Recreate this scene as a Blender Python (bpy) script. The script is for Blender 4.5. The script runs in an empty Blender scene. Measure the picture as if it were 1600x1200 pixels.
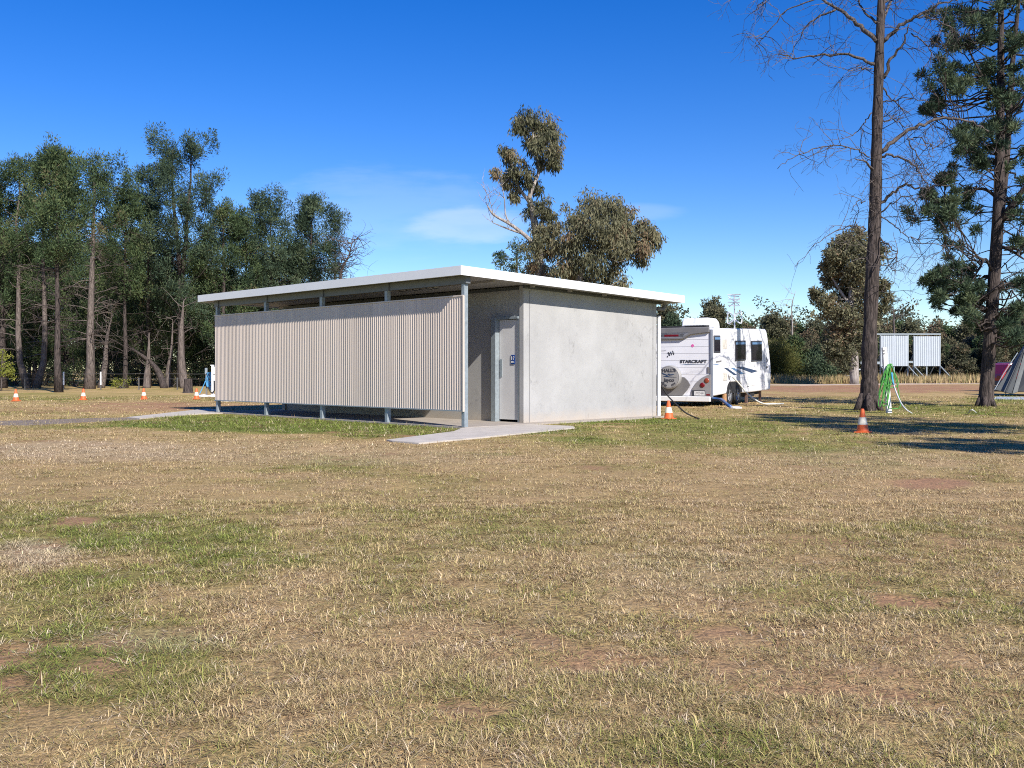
import bpy, math, random
import numpy as np
from mathutils import Vector, Matrix
R = math.radians
rng = np.random.default_rng(7)
random.seed(7)
scn = bpy.context.scene
COL = scn.collection

# ------------------------------------------------------------------ camera
F = 1529.0; H = 1.2; HOR = 579.0
AL = math.atan((600 - HOR) / F)
cam = bpy.data.cameras.new('camera'); camo = bpy.data.objects.new('camera', cam); COL.objects.link(camo)
camo.location = (0, 0, H); camo.rotation_euler = (R(90) - AL, 0, 0)
cam.sensor_width = 36; cam.lens = F / 1600 * 36; cam.clip_start = .05; cam.clip_end = 5000
scn.camera = camo

def ray(px, py):
    x = (px - 800) / F; u = (600 - py) / F
    return Vector((x, math.cos(AL) + u * math.sin(AL), -math.sin(AL) + u * math.cos(AL)))
def P(px, py, Y):
    d = ray(px, py); t = Y / d.y
    return Vector((d.x * t, Y, H + d.z * t))
def G(px, py, z=0.0):
    d = ray(px, py); t = (z - H) / d.z
    return Vector((d.x * t, d.y * t, z))

# ------------------------------------------------------------------ light
SUN = Vector((.497, -.868, 0)).normalized()
EL = R(36.5)
SDIR = Vector((SUN.x * math.cos(EL), SUN.y * math.cos(EL), math.sin(EL)))
sl = bpy.data.lights.new('sun', 'SUN'); so = bpy.data.objects.new('sun', sl); COL.objects.link(so)
sl.energy = 5.0; sl.angle = R(.53); sl.color = (1, .945, .865)
so.rotation_euler = SDIR.to_track_quat('Z', 'Y').to_euler(); so.location = (30, -40, 40)

w = bpy.data.worlds.new('World'); scn.world = w; w.use_nodes = True
nt = w.node_tree; N = nt.nodes; L = nt.links
bg = N['Background']; bg.inputs[1].default_value = .094
sky = N.new('ShaderNodeTexSky'); sky.sky_type = 'NISHITA'; sky.sun_disc = False
sky.sun_elevation = EL; sky.sun_rotation = math.atan2(SUN.x, SUN.y)
sky.air_density = 1.0; sky.dust_density = 0.0; sky.ozone_density = 4.0; sky.altitude = 300
def mnode(op, a, b=None, nodes=N, links=L):
    n = nodes.new('ShaderNodeMath'); n.operation = op
    for i, v in enumerate((a, b)):
        if v is None: continue
        if isinstance(v, (int, float)): n.inputs[i].default_value = v
        else: links.new(v, n.inputs[i])
    return n.outputs[0]
tc = N.new('ShaderNodeTexCoord'); sx = N.new('ShaderNodeSeparateXYZ'); L.new(tc.outputs['Generated'], sx.inputs[0])
ty = mnode('MAXIMUM', sx.outputs[1], .01)
cx = mnode('DIVIDE', sx.outputs[0], ty); cz = mnode('DIVIDE', sx.outputs[2], ty)
cmb = N.new('ShaderNodeCombineXYZ'); L.new(cx, cmb.inputs[0]); L.new(cz, cmb.inputs[1])
mp = N.new('ShaderNodeMapping'); mp.inputs['Scale'].default_value = (9, 40, 1); L.new(cmb.outputs[0], mp.inputs[0])
nz = N.new('ShaderNodeTexNoise'); nz.inputs['Scale'].default_value = 1.6; nz.inputs['Detail'].default_value = 6; nz.inputs['Roughness'].default_value = .6
L.new(mp.outputs[0], nz.inputs[0])
def cloud(px, py, rx, ry, amt, soft, nk):
    a = mnode('DIVIDE', mnode('SUBTRACT', cx, (px - 800) / F), rx / F)
    b = mnode('DIVIDE', mnode('SUBTRACT', cz, (HOR - py) / F), ry / F)
    d = mnode('ADD', mnode('MULTIPLY', a, a), mnode('MULTIPLY', b, b))
    d = mnode('ADD', d, mnode('MULTIPLY', mnode('SUBTRACT', nz.outputs[0], .5), nk))
    mr = N.new('ShaderNodeMapRange'); mr.interpolation_type = 'SMOOTHSTEP'
    mr.inputs['From Min'].default_value = 1.0 + soft; mr.inputs['From Max'].default_value = 1.0 - soft
    mr.inputs['To Min'].default_value = 0; mr.inputs['To Max'].default_value = amt
    L.new(d, mr.inputs[0]); return mr.outputs[0]
cl = cloud(735, 352, 92, 25, .25, .6, 2.0)
cl = mnode('ADD', cl, cloud(610, 328, 160, 56, .12, .95, 3.4))
cl = mnode('ADD', cl, cloud(1000, 332, 60, 12, .14, .9, 1.5))
cl = mnode('ADD', cl, cloud(1440, 425, 60, 22, .10, .9, 1.5))
cl = mnode('MULTIPLY', cl, mnode('GREATER_THAN', sx.outputs[1], .05))
hs = N.new('ShaderNodeHueSaturation'); hs.inputs['Saturation'].default_value = 1.385; hs.inputs['Hue'].default_value = .519; hs.inputs['Value'].default_value = 1.10; L.new(sky.outputs[0], hs.inputs['Color'])
mx = N.new('ShaderNodeMix'); mx.data_type = 'RGBA'; L.new(cl, mx.inputs[0]); L.new(hs.outputs[0], mx.inputs[6]); mx.inputs[7].default_value = (6.2, 6.9, 8.2, 1)
L.new(mx.outputs[2], bg.inputs[0])
vs = scn.view_settings; vs.view_transform = 'Standard'; vs.look = 'None'; vs.gamma = 1; vs.exposure = .62
scn.render.engine = 'CYCLES'; scn.cycles.use_denoising = False; scn.cycles.filter_width = 1.05; scn.cycles.adaptive_threshold = .008; scn.cycles.max_bounces = 6; scn.cycles.sample_clamp_indirect = 4
try: vs.use_curve_mapping = False
except Exception: pass

# ------------------------------------------------------------------ materials
def new_mat(name):
    m = bpy.data.materials.new(name); m.use_nodes = True
    return m, m.node_tree.nodes, m.node_tree.links, m.node_tree.nodes['Principled BSDF']
def mat(name, col, rough=.6, metal=0, var=.12, scale=6, bump=0, bscale=40, stretch=(1, 1, 1), col2=None, spec=.4):
    m, n, l, b = new_mat(name)
    b.inputs['Roughness'].default_value = rough; b.inputs['Metallic'].default_value = metal
    b.inputs['Specular IOR Level'].default_value = spec
    t = n.new('ShaderNodeTexCoord'); mpp = n.new('ShaderNodeMapping'); mpp.inputs['Scale'].default_value = stretch
    l.new(t.outputs['Object'], mpp.inputs[0])
    z = n.new('ShaderNodeTexNoise'); z.inputs['Scale'].default_value = scale; z.inputs['Detail'].default_value = 8; z.inputs['Roughness'].default_value = .65
    l.new(mpp.outputs[0], z.inputs[0])
    r = n.new('ShaderNodeValToRGB'); e = r.color_ramp.elements
    c2 = col2 or tuple(min(1, c * (1 + var)) for c in col); c1 = tuple(c * (1 - var) for c in col)
    e[0].position = .32; e[1].position = .68; e[0].color = (*c1, 1); e[1].color = (*c2, 1)
    l.new(z.outputs[0], r.inputs[0]); l.new(r.outputs[0], b.inputs['Base Color'])
    if bump:
        z2 = n.new('ShaderNodeTexNoise'); z2.inputs['Scale'].default_value = bscale; z2.inputs['Detail'].default_value = 6
        l.new(mpp.outputs[0], z2.inputs[0])
        bp = n.new('ShaderNodeBump'); bp.inputs['Strength'].default_value = bump; bp.inputs['Distance'].default_value = .02
        l.new(z2.outputs[0], bp.inputs['Height']); l.new(bp.outputs[0], b.inputs['Normal'])
    return m
M = {}
M['cream'] = mat('cream_steel', (.55, .465, .395), .45, 0, .09, 1.6, stretch=(1, 2.2, .08), spec=.5)
def sheets(m, period):
    n = m.node_tree.nodes; l = m.node_tree.links; b = n['Principled BSDF']; src = b.inputs['Base Color'].links[0].from_socket
    t = n.new('ShaderNodeTexCoord'); sp = n.new('ShaderNodeSeparateXYZ'); l.new(t.outputs['Object'], sp.inputs[0])
    k = mnode('FLOOR', mnode('DIVIDE', sp.outputs[1], period, n, l), None, n, l)
    wn = n.new('ShaderNodeTexWhiteNoise'); wn.noise_dimensions = '1D'; l.new(k, wn.inputs['W'])
    g = mnode('ADD', mnode('MULTIPLY', wn.outputs['Value'], .12, n, l), .92, n, l)
    q = n.new('ShaderNodeMix'); q.data_type = 'RGBA'; q.blend_type = 'MULTIPLY'; q.inputs[0].default_value = 1
    cb = n.new('ShaderNodeCombineXYZ'); [l.new(g, cb.inputs[i]) for i in range(3)]
    l.new(src, q.inputs[6]); l.new(cb.outputs[0], q.inputs[7]); l.new(q.outputs[2], b.inputs['Base Color'])
sheets(M['cream'], .762)
M['roofwhite'] = mat('white_trim', (.70, .70, .70), .4, 0, .03, 2)
M['galv'] = mat('galvanised_steel', (.27, .31, .335), .5, .3, .18, 14)
M['beamgrey'] = mat('grey_steel_beam', (.13, .14, .15), .55, .1, .1, 8)
M['soffit'] = mat('soffit_panel', (.34, .33, .32), .6, 0, .05, 2)
M['darksteel'] = mat('dark_steel', (.06, .065, .07), .5, 0, .1, 5)
M['doorgrey'] = mat('grey_door', (.60, .59, .58), .5, 0, .05, 2)
M['white'] = mat('white_plastic', (.70, .70, .69), .4, 0, .03, 3)
M['vanwhite'] = mat('white_panel', (.73, .73, .76), .35, 0, .05, 1.5)
M['ribgrey'] = mat('rib_shadow_grey', (.50, .50, .53), .5, 0, .05, 2)
M['vangrey'] = mat('grey_moulding', (.17, .165, .165), .45, 0, .1, 3)
M['disc'] = mat('wheel_cover_vinyl', (.28, .275, .27), .5, 0, .08, 4)
M['black'] = mat('black_rubber', (.02, .02, .021), .7, 0, .2, 8)
M['ink'] = mat('black_ink', (.045, .048, .06), .5, 0, .05, 8)
M['navy'] = mat('navy_vinyl', (.025, .05, .11), .4, 0, .05, 8)
M['midblue'] = mat('blue_vinyl', (.10, .20, .36), .4, 0, .05, 8)
M['signblue'] = mat('sign_blue', (.012, .05, .22), .4, 0, .05, 8)
M['red'] = mat('red_lens', (.15, .008, .014), .25, 0, .08, 8)
M['amber'] = mat('amber_lens', (.25, .055, .03), .25, 0, .08, 8)
M['pink'] = mat('pink_vinyl', (.65, .12, .35), .4, 0, .05, 8)
M['orange'] = mat('orange_rubber', (.66, .12, .03), .5, 0, .1, 8)
M['cream2'] = mat('reflective_band', (.70, .65, .53), .4, 0, .06, 12)
M['alloy'] = mat('wheel_alloy', (.42, .42, .43), .35, .6, .1, 8)
M['green'] = mat('green_hose', (.07, .28, .05), .35, 0, .15, 8)
M['bluehose'] = mat('blue_hose', (.08, .30, .55), .35, 0, .1, 8)
M['greyhose'] = mat('grey_hose', (.46, .48, .50), .4, 0, .1, 8)
M['whitehose'] = mat('white_hose', (.55, .55, .50), .4, 0, .1, 8)
M['brass'] = mat('brass', (.35, .20, .07), .4, .6, .1, 8)
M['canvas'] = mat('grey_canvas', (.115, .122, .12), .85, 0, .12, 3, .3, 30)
M['canvasdark'] = mat('shade_and_seam_canvas', (.03, .033, .038), .85, 0, .12, 3)  # canvas darkened to paint in the side wall's shade; also the dark seam
M['carred'] = mat('red_paint', (.28, .012, .02), .25, 0, .05, 3, spec=.6)
M['blueplastic'] = mat('blue_plastic', (.03, .09, .25), .4, 0, .1, 5)
M['wood'] = mat('wood_block', (.42, .24, .12), .7, 0, .2, 10)
M['sheet'] = mat('light_steel_sheet', (.42, .46, .50), .4, 0, .05, 1.5)
M['wire'] = mat('fence_wire', (.13, .125, .12), .5, .4, .1, 5)
def glass_mat(name, col):
    m, n, l, b = new_mat(name)
    b.inputs['Base Color'].default_value = (*col, 1); b.inputs['Roughness'].default_value = .08; b.inputs['Specular IOR Level'].default_value = .5
    return m
M['glass'] = glass_mat('tinted_glass', (.016, .013, .02)); M['glass'].node_tree.nodes['Principled BSDF'].inputs['Specular IOR Level'].default_value = .07
M['screen_fly'] = mat('window_curtain', (.05, .045, .055), .3, 0, .3, 5)

def concrete(name, base, dirt, stain=.5):
    m, n, l, b = new_mat(name); b.inputs['Roughness'].default_value = .85; b.inputs['Specular IOR Level'].default_value = .25
    t = n.new('ShaderNodeTexCoord')
    def noise(scale, det=8, rgh=.6, st=(1, 1, 1), off=(0, 0, 0)):
        mpp = n.new('ShaderNodeMapping'); mpp.inputs['Scale'].default_value = st; mpp.inputs['Location'].default_value = off
        l.new(t.outputs['Object'], mpp.inputs[0])
        z = n.new('ShaderNodeTexNoise'); z.inputs['Scale'].default_value = scale; z.inputs['Detail'].default_value = det; z.inputs['Roughness'].default_value = rgh
        l.new(mpp.outputs[0], z.inputs[0]); return z.outputs[0]
    def ramp(v, a, bb, ca=(0, 0, 0, 1), cb=(1, 1, 1, 1)):
        r = n.new('ShaderNodeValToRGB'); e = r.color_ramp.elements; e[0].position = a; e[1].position = bb; e[0].color = ca; e[1].color = cb
        l.new(v, r.inputs[0]); return r.outputs[0]
    c = ramp(noise(1.1), .3, .72, (*[k * .86 for k in base], 1), (*[min(1, k * 1.1) for k in base], 1))
    def mix(f, a, bc, mode='MIX'):
        q = n.new('ShaderNodeMix'); q.data_type = 'RGBA'; q.blend_type = mode
        l.new(f, q.inputs[0]); l.new(a, q.inputs[6]); q.inputs[7].default_value = (*bc, 1); return q.outputs[2]
    def mul(a, k):
        return mnode('MULTIPLY', a, k, n, l)
    # blotchy weathering, fine speckle, pale drips, hairline marks
    s1 = mul(ramp(noise(.8, 10, .72, (1, 1, .7), (3, 1, 2)), .56, .74), stain)
    s2 = ramp(noise(7, 8, .7), .50, .72)
    c = mix(mnode('MULTIPLY', s1, s2, n, l), c, dirt)
    c = mix(mul(ramp(noise(26, 6, .7), .56, .74), .28), c, dirt)
    wv = noise(2.2, 9, .62, (1, 1, .45), (9, 4, 1))
    crack = mul(ramp(mnode('ABSOLUTE', mnode('SUBTRACT', wv, .5, n, l), None, n, l), .0, .012, (1, 1, 1, 1), (0, 0, 0, 1)), .42)
    gate = ramp(noise(.9, 4, .6, (1, 1, 1), (5, 5, 5)), .52, .64)
    c = mix(mnode('MULTIPLY', crack, gate, n, l), c, [k * .55 for k in dirt])
    # splashed soil at the foot, run-off stain near the top edge and at the two panel ends
    sp = n.new('ShaderNodeSeparateXYZ'); l.new(t.outputs['Object'], sp.inputs[0])
    ft = ramp(mnode('ADD', sp.outputs[2], mul(noise(5), .35), n, l), .18, .48, (1, 1, 1, 1), (0, 0, 0, 1))
    c = mix(mul(ft, .45), c, (.46, .36, .25))
    drip = mnode('MULTIPLY', ramp(noise(5, 6, .6, (1, 1, .06), (2, 7, 0)), .5, .75), ramp(sp.outputs[2], 1.2, 3.0), n, l)
    c = mix(mul(drip, .32), c, dirt)
    ex = mnode('ABSOLUTE', mnode('SUBTRACT', sp.outputs[0], 4.45, n, l), None, n, l)
    eg = ramp(mnode('ADD', mul(ex, .4), mul(noise(3.2, 10, .75), .42), n, l), 1.0, 1.16)
    c = mix(mul(eg, .85), c, dirt)
    l.new(c, b.inputs['Base Color'])
    bp = n.new('ShaderNodeBump'); bp.inputs['Strength'].default_value = .25; bp.inputs['Distance'].default_value = .01
    l.new(noise(55), bp.inputs['Height']); l.new(bp.outputs[0], b.inputs['Normal'])
    return m
M['concrete'] = concrete('precast_concrete', (.362, .358, .352), (.115, .11, .107), .8)
M['slab'] = mat('path_concrete', (.44, .40, .35), .9, 0, .14, 3, .2, 60)

def bark(name, c1, c2, sc=1.0):
    m, n, l, b = new_mat(name); b.inputs['Roughness'].default_value = .95; b.inputs['Specular IOR Level'].default_value = .1
    t = n.new('ShaderNodeTexCoord'); mpp = n.new('ShaderNodeMapping'); mpp.inputs['Scale'].default_value = (1, 1, .13)
    l.new(t.outputs['Object'], mpp.inputs[0])
    z = n.new('ShaderNodeTexNoise'); z.inputs['Scale'].default_value = 24 * sc; z.inputs['Detail'].default_value = 5; z.inputs['Roughness'].default_value = .6; z.inputs['Distortion'].default_value = .6
    l.new(mpp.outputs[0], z.inputs[0])
    r = n.new('ShaderNodeValToRGB'); e = r.color_ramp.elements; e[0].position = .38; e[1].position = .62; e[0].color = (*c1, 1); e[1].color = (*c2, 1)
    l.new(z.outputs[0], r.inputs[0]); l.new(r.outputs[0], b.inputs['Base Color'])
    bp = n.new('ShaderNodeBump'); bp.inputs['Strength'].default_value = 1.0; bp.inputs['Distance'].default_value = .05
    l.new(z.outputs[0], bp.inputs['Height']); l.new(bp.outputs[0], b.inputs['Normal'])
    return m
M['bark'] = bark('rough_bark', (.028, .0235, .0225), (.105, .084, .076))
M['barkpale'] = bark('pale_bark', (.065, .052, .046), (.20, .165, .145))
M['barkeuc'] = bark('smooth_pale_bark', (.18, .155, .14), (.40, .36, .33), .5)
M['twig'] = bark('grey_twig', (.05, .043, .041), (.15, .125, .115), .6)

def leafmat(name, stops):
    m, n, l, b = new_mat(name)
    n.remove(b); out = n['Material Output']
    a = n.new('ShaderNodeAttribute'); a.attribute_name = 'tint'
    r = n.new('ShaderNodeValToRGB'); cr = r.color_ramp
    while len(cr.elements) < len(stops): cr.elements.new(.5)
    for e, (p, c) in zip(cr.elements, stops): e.position = p; e.color = (*c, 1)
    l.new(a.outputs['Fac'], r.inputs[0])
    d = n.new('ShaderNodeBsdfDiffuse'); tr = n.new('ShaderNodeBsdfTranslucent'); mxs = n.new('ShaderNodeMixShader'); mxs.inputs[0].default_value = .25
    l.new(r.outputs[0], d.inputs[0]); l.new(r.outputs[0], tr.inputs[0]); l.new(d.outputs[0], mxs.inputs[1]); l.new(tr.outputs[0], mxs.inputs[2]); l.new(mxs.outputs[0], out.inputs[0])
    return m
M['pine'] = leafmat('pine_foliage', [(0, (.030, .048, .030)), (.5, (.080, .118, .056)), (.85, (.135, .165, .070)), (1, (.14, .115, .07))])
M['pineblue'] = leafmat('blue_green_foliage', [(0, (.028, .045, .034)), (.5, (.070, .104, .064)), (1, (.135, .165, .09))])
M['euc'] = leafmat('gum_foliage', [(0, (.045, .052, .030)), (.5, (.150, .148, .090)), (.85, (.235, .215, .13)), (1, (.24, .165, .105))])
M['olive'] = leafmat('olive_foliage', [(0, (.05, .058, .020)), (.5, (.12, .125, .04)), (1, (.19, .185, .07))])
M['scrub'] = leafmat('scrub_foliage', [(0, (.036, .042, .028)), (.45, (.105, .110, .068)), (.75, (.16, .148, .09)), (1, (.185, .13, .085))])
M['yellowgreen'] = leafmat('young_foliage', [(0, (.08, .11, .02)), (.6, (.22, .24, .05)), (1, (.35, .32, .09))])

def colmat(name, rough=.9, transl=.0, noise=None):
    m, n, l, b = new_mat(name); b.inputs['Roughness'].default_value = rough; b.inputs['Specular IOR Level'].default_value = .15
    a = n.new('ShaderNodeAttribute'); a.attribute_name = 'Col'
    c = a.outputs['Color']
    if noise:
        t = n.new('ShaderNodeTexCoord')
        for sc, lo, hi, det in noise:
            z = n.new('ShaderNodeTexNoise'); z.inputs['Scale'].default_value = sc; z.inputs['Detail'].default_value = det; z.inputs['Roughness'].default_value = .7
            l.new(t.outputs['Object'], z.inputs[0])
            r = n.new('ShaderNodeValToRGB'); e = r.color_ramp.elements; e[0].position = .34; e[1].position = .66; e[0].color = (lo, lo, lo, 1); e[1].color = (hi, hi * .98, hi * .93, 1)
            l.new(z.outputs[0], r.inputs[0])
            q = n.new('ShaderNodeMix'); q.data_type = 'RGBA'; q.blend_type = 'MULTIPLY'; q.inputs[0].default_value = 1
            l.new(c, q.inputs[6]); l.new(r.outputs[0], q.inputs[7]); c = q.outputs[2]
        bp = n.new('ShaderNodeBump'); bp.inputs['Strength'].default_value = .7; bp.inputs['Distance'].default_value = .03
        z = n.new('ShaderNodeTexNoise'); z.inputs['Scale'].default_value = 22; z.inputs['Detail'].default_value = 8; l.new(t.outputs['Object'], z.inputs[0])
        l.new(z.outputs[0], bp.inputs['Height']); l.new(bp.outputs[0], b.inputs['Normal'])
    l.new(c, b.inputs['Base Color'])
    return m
M['ground'] = colmat('dry_ground', noise=[(9, .78, 1.18, 10), (70, .5, 1.42, 8), (210, .6, 1.4, 4), (1.2, .9, 1.1, 6)])
M['blade'] = colmat('grass_blade', .8)

# ------------------------------------------------------------------ mesh helpers
class MB:
    def __init__(s): s.v = []; s.q = []; s.t = []; s.n = 0; s.tint = []; s.col = []; s.poly = []
    def add(s, v, q=None, t=None, tint=None, col=None, poly=None):
        v = np.asarray(v, float).reshape(-1, 3)
        if q is not None and len(q): s.q.append(np.asarray(q, np.int64).reshape(-1, 4) + s.n)
        if t is not None and len(t): s.t.append(np.asarray(t, np.int64).reshape(-1, 3) + s.n)
        if poly: s.poly += [[i + s.n for i in f] for f in poly]
        s.v.append(v); s.n += len(v)
        if tint is not None: s.tint.append(np.asarray(tint, np.float32))
        if col is not None: s.col.append(np.asarray(col, np.float32))
        return s
    def box(s, a, b):
        x0, y0, z0 = a; x1, y1, z1 = b
        return s.add([(x0, y0, z0), (x1, y0, z0), (x1, y1, z0), (x0, y1, z0), (x0, y0, z1), (x1, y0, z1), (x1, y1, z1), (x0, y1, z1)],
              [(0, 3, 2, 1), (4, 5, 6, 7), (0, 1, 5, 4), (1, 2, 6, 5), (2, 3, 7, 6), (3, 0, 4, 7)])
    def prism(s, pts, axis, a, b):
        """closed 2-D outline extruded along an axis (0 x, 1 y, 2 z)"""
        n = len(pts)
        def mk(p, k):
            c = [0, 0, 0]; o = [i for i in range(3) if i != axis]; c[o[0]] = p[0]; c[o[1]] = p[1]; c[axis] = k; return c
        v = [mk(p, a) for p in pts] + [mk(p, b) for p in pts]
        return s.add(v, [(i, (i + 1) % n, n + (i + 1) % n, n + i) for i in range(n)], poly=[list(range(n))[::-1], list(range(n, 2 * n))])
    def tube(s, pts, rad, sides=6, cap=True):
        pts = np.asarray([tuple(p) for p in pts], float); k = len(pts)
        rad = np.broadcast_to(np.asarray(rad, float), (k,))
        tg = np.gradient(pts, axis=0); tg /= np.linalg.norm(tg, axis=1)[:, None] + 1e-9
        ref = np.array([.21, .33, .92]) if abs(tg[0, 2]) < .8 else np.array([1, .15, .1])
        u = np.cross(tg, ref); u /= np.linalg.norm(u, axis=1)[:, None] + 1e-9; wv = np.cross(tg, u)
        an = np.arange(sides) * 2 * np.pi / sides
        ring = pts[:, None] + rad[:, None, None] * (np.cos(an)[None, :, None] * u[:, None] + np.sin(an)[None, :, None] * wv[:, None])
        q = []
        for i in range(k - 1):
            for j in range(sides):
                a = i * sides + j; b = i * sides + (j + 1) % sides; q.append((a, b, b + sides, a + sides))
        return s.add(ring.reshape(-1, 3), q, poly=[list(range(sides))[::-1], list(range((k - 1) * sides, k * sides))] if cap and sides > 2 else None)
    def lathe(s, prof, c=(0, 0, 0), sides=24, axis='z'):
        k = len(prof); an = np.arange(sides) * 2 * np.pi / sides; v = []
        for r, z in prof:
            for a in an:
                p = (r * math.cos(a), r * math.sin(a), z)
                if axis == 'y': p = (p[0], p[2], p[1])
                if axis == 'x': p = (p[2], p[0], p[1])
                v.append((p[0] + c[0], p[1] + c[1], p[2] + c[2]))
        q = [(i * sides + j, i * sides + (j + 1) % sides, (i + 1) * sides + (j + 1) % sides, (i + 1) * sides + j) for i in range(k - 1) for j in range(sides)]
        return s.add(v, q)
    def build(s, name, m=None, parent=None, smooth=False, bevel=0, seg=2, angle=40):
        V = np.concatenate(s.v) if s.v else np.zeros((0, 3))
        Q = np.concatenate(s.q) if s.q else np.zeros((0, 4), np.int64); T = np.concatenate(s.t) if s.t else np.zeros((0, 3), np.int64)
        me = bpy.data.meshes.new(name)
        if s.poly:
            me.from_pydata([tuple(x) for x in V], [], [tuple(int(i) for i in f) for f in Q] + [tuple(int(i) for i in f) for f in T] + [tuple(f) for f in s.poly])
        else:
            me.vertices.add(len(V)); me.vertices.foreach_set('co', V.astype(np.float32).ravel())
            nl = len(Q) * 4 + len(T) * 3; me.loops.add(nl)
            me.loops.foreach_set('vertex_index', np.concatenate([Q.ravel(), T.ravel()]).astype(np.int32))
            me.polygons.add(len(Q) + len(T))
            me.polygons.foreach_set('loop_start', np.concatenate([np.arange(len(Q)) * 4, len(Q) * 4 + np.arange(len(T)) * 3]).astype(np.int32))
            me.update(calc_edges=True)
        if s.tint:
            a = me.attributes.new('tint', 'FLOAT', 'POINT'); a.data.foreach_set('value', np.concatenate(s.tint))
        if s.col:
            c = np.concatenate(s.col); a = me.attributes.new('Col', 'FLOAT_COLOR', 'POINT')
            a.data.foreach_set('color', np.concatenate([c, np.ones((len(c), 1), np.float32)], 1).astype(np.float32).ravel())
        me.validate()
        me.polygons.foreach_set('use_smooth', np.full(len(me.polygons), bool(smooth)))
        if m is not None: me.materials.append(m)
        o = bpy.data.objects.new(name, me); COL.objects.link(o)
        if parent is not None: o.parent = parent
        if bevel:
            md = o.modifiers.new('bevel', 'BEVEL'); md.width = bevel; md.segments = seg; md.limit_method = 'ANGLE'; md.angle_limit = R(angle)
        return o
def tag(o, label, cat, group=None):
    o['label'] = label; o['category'] = cat
    if group: o['group'] = group
    return o
def thing(name, label, cat, loc=(0, 0, 0), rz=0, group=None, ry=0):
    o = bpy.data.objects.new(name, None); COL.objects.link(o); o.location = loc; o.rotation_euler = (0, ry, rz); o.empty_display_size = .3
    return tag(o, label, cat, group)
def structure(o): o['kind'] = 'structure'; return o
def stuff(o): o['kind'] = 'stuff'; return o
KIDS = {}
def copy_tree(o):
    c = o.copy(); COL.objects.link(c)
    for ch in o.children:
        d = ch.copy(); COL.objects.link(d); d.parent = c
        for g in ch.children:
            e = g.copy(); COL.objects.link(e); e.parent = d
    return c
def text(name, s, size, m, parent, mtx, extr=.003, shear=0, bold=0, align='CENTER', sx=1):
    cu = bpy.data.curves.new(name, 'FONT'); cu.body = s; cu.size = size; cu.extrude = extr; cu.align_x = align; cu.align_y = 'CENTER'; cu.shear = shear; cu.offset = bold
    t = bpy.data.objects.new(name + '_tmp', cu); COL.objects.link(t)
    bpy.context.view_layer.update()
    me = bpy.data.meshes.new_from_object(t.evaluated_get(bpy.context.evaluated_depsgraph_get()))
    bpy.data.objects.remove(t); bpy.data.curves.remove(cu)
    me.transform(mtx @ Matrix.Diagonal((sx, 1, 1, 1))); me.name = name
    me.materials.clear(); me.materials.append(m)
    o = bpy.data.objects.new(name, me); COL.objects.link(o); o.parent = parent
    return o
def catmull(pts, n=6):
    p = [np.array(tuple(x), float) for x in pts]; p = [2 * p[0] - p[1]] + p + [2 * p[-1] - p[-2]]; out = []
    for i in range(1, len(p) - 2):
        for k in range(n):
            t = k / n; a, b, c, d = p[i - 1:i + 3]
            out.append(.5 * ((2 * b) + (c - a) * t + (2 * a - 5 * b + 4 * c - d) * t * t + (3 * b - a - 3 * c + d) * t ** 3))
    out.append(p[-2]); return np.array(out)

# ------------------------------------------------------------------ ground colour field
_lat = np.random.default_rng(3).random((6, 256, 256))
def vnoise(x, y, s, k=0):
    x = np.asarray(x) / s + 1000.3; y = np.asarray(y) / s + 1000.7
    i = np.floor(x).astype(int); j = np.floor(y).astype(int); u = x - i; v = y - j
    u = u * u * (3 - 2 * u); v = v * v * (3 - 2 * v); A = _lat[k]
    g = lambda a, b: A[a % 256, b % 256]
    return (g(i, j) * (1 - u) + g(i + 1, j) * u) * (1 - v) + (g(i, j + 1) * (1 - u) + g(i + 1, j + 1) * u) * v
def fbm(x, y, s, k=0):
    return (vnoise(x, y, s, k) + .5 * vnoise(x, y, s / 2.1, (k + 1) % 6) + .25 * vnoise(x, y, s / 4.3, (k + 2) % 6) + .13 * vnoise(x, y, s / 9, (k + 3) % 6)) / 1.88
def project(x, y):
    y = np.maximum(y, .5)
    return 800 + F * x / y, HOR + F * H / y     # good enough on the flat ground
GREEN = [(250, 850, 190, 42, .75), (70, 925, 150, 38, .7), (330, 880, 180, 40, .5), (520, 745, 300, 26, .28), (160, 1040, 160, 70, .45), (60, 800, 150, 20, .25), (700, 850, 200, 60, .25), (640, 1080, 130, 40, .3),
         (470, 662, 270, 15, 1.35), (330, 655, 110, 9, .8), (620, 670, 110, 14, .8), (960, 657, 110, 7, 1.2), (850, 673, 110, 8, .8), (1120, 668, 150, 16, .6), (1230, 700, 260, 22, .3), (990, 690, 200, 16, .35), (1440, 640, 220, 12, .45), (1560, 625, 60, 6, .6),
         (1100, 1170, 140, 40, .4), (950, 1130, 200, 60, .3), (1500, 1110, 120, 50, .25), (80, 665, 90, 5, .3), (100, 620, 160, 6, .15), (440, 1160, 200, 50, .15)]
BARE = [(1330, 1050, 260, 55, .85), (1180, 1000, 120, 25, .6), (960, 1035, 120, 22, .55), (1520, 1085, 120, 45, .6), (1460, 755, 70, 9, .8), (760, 1005, 130, 24, .5), (560, 1085, 160, 26, .5), (690, 1110, 120, 20, .5), (1180, 940, 180, 16, .3), (1120, 790, 120, 10, .25),
        (250, 634, 150, 7, .75), (120, 640, 170, 6, .4), (1380, 607, 260, 7, .95), (1250, 618, 150, 4, .3), (1000, 640, 40, 3, .3), (350, 970, 90, 14, .3), (1300, 880, 160, 14, .25)]
PALE = [(110, 705, 260, 18, .8), (50, 870, 70, 28, .8), (560, 715, 300, 14, .35), (420, 700, 200, 12, .3), (250, 1000, 140, 20, .3), (1080, 900, 200, 40, .25), (1350, 720, 200, 20, .3)]
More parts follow.
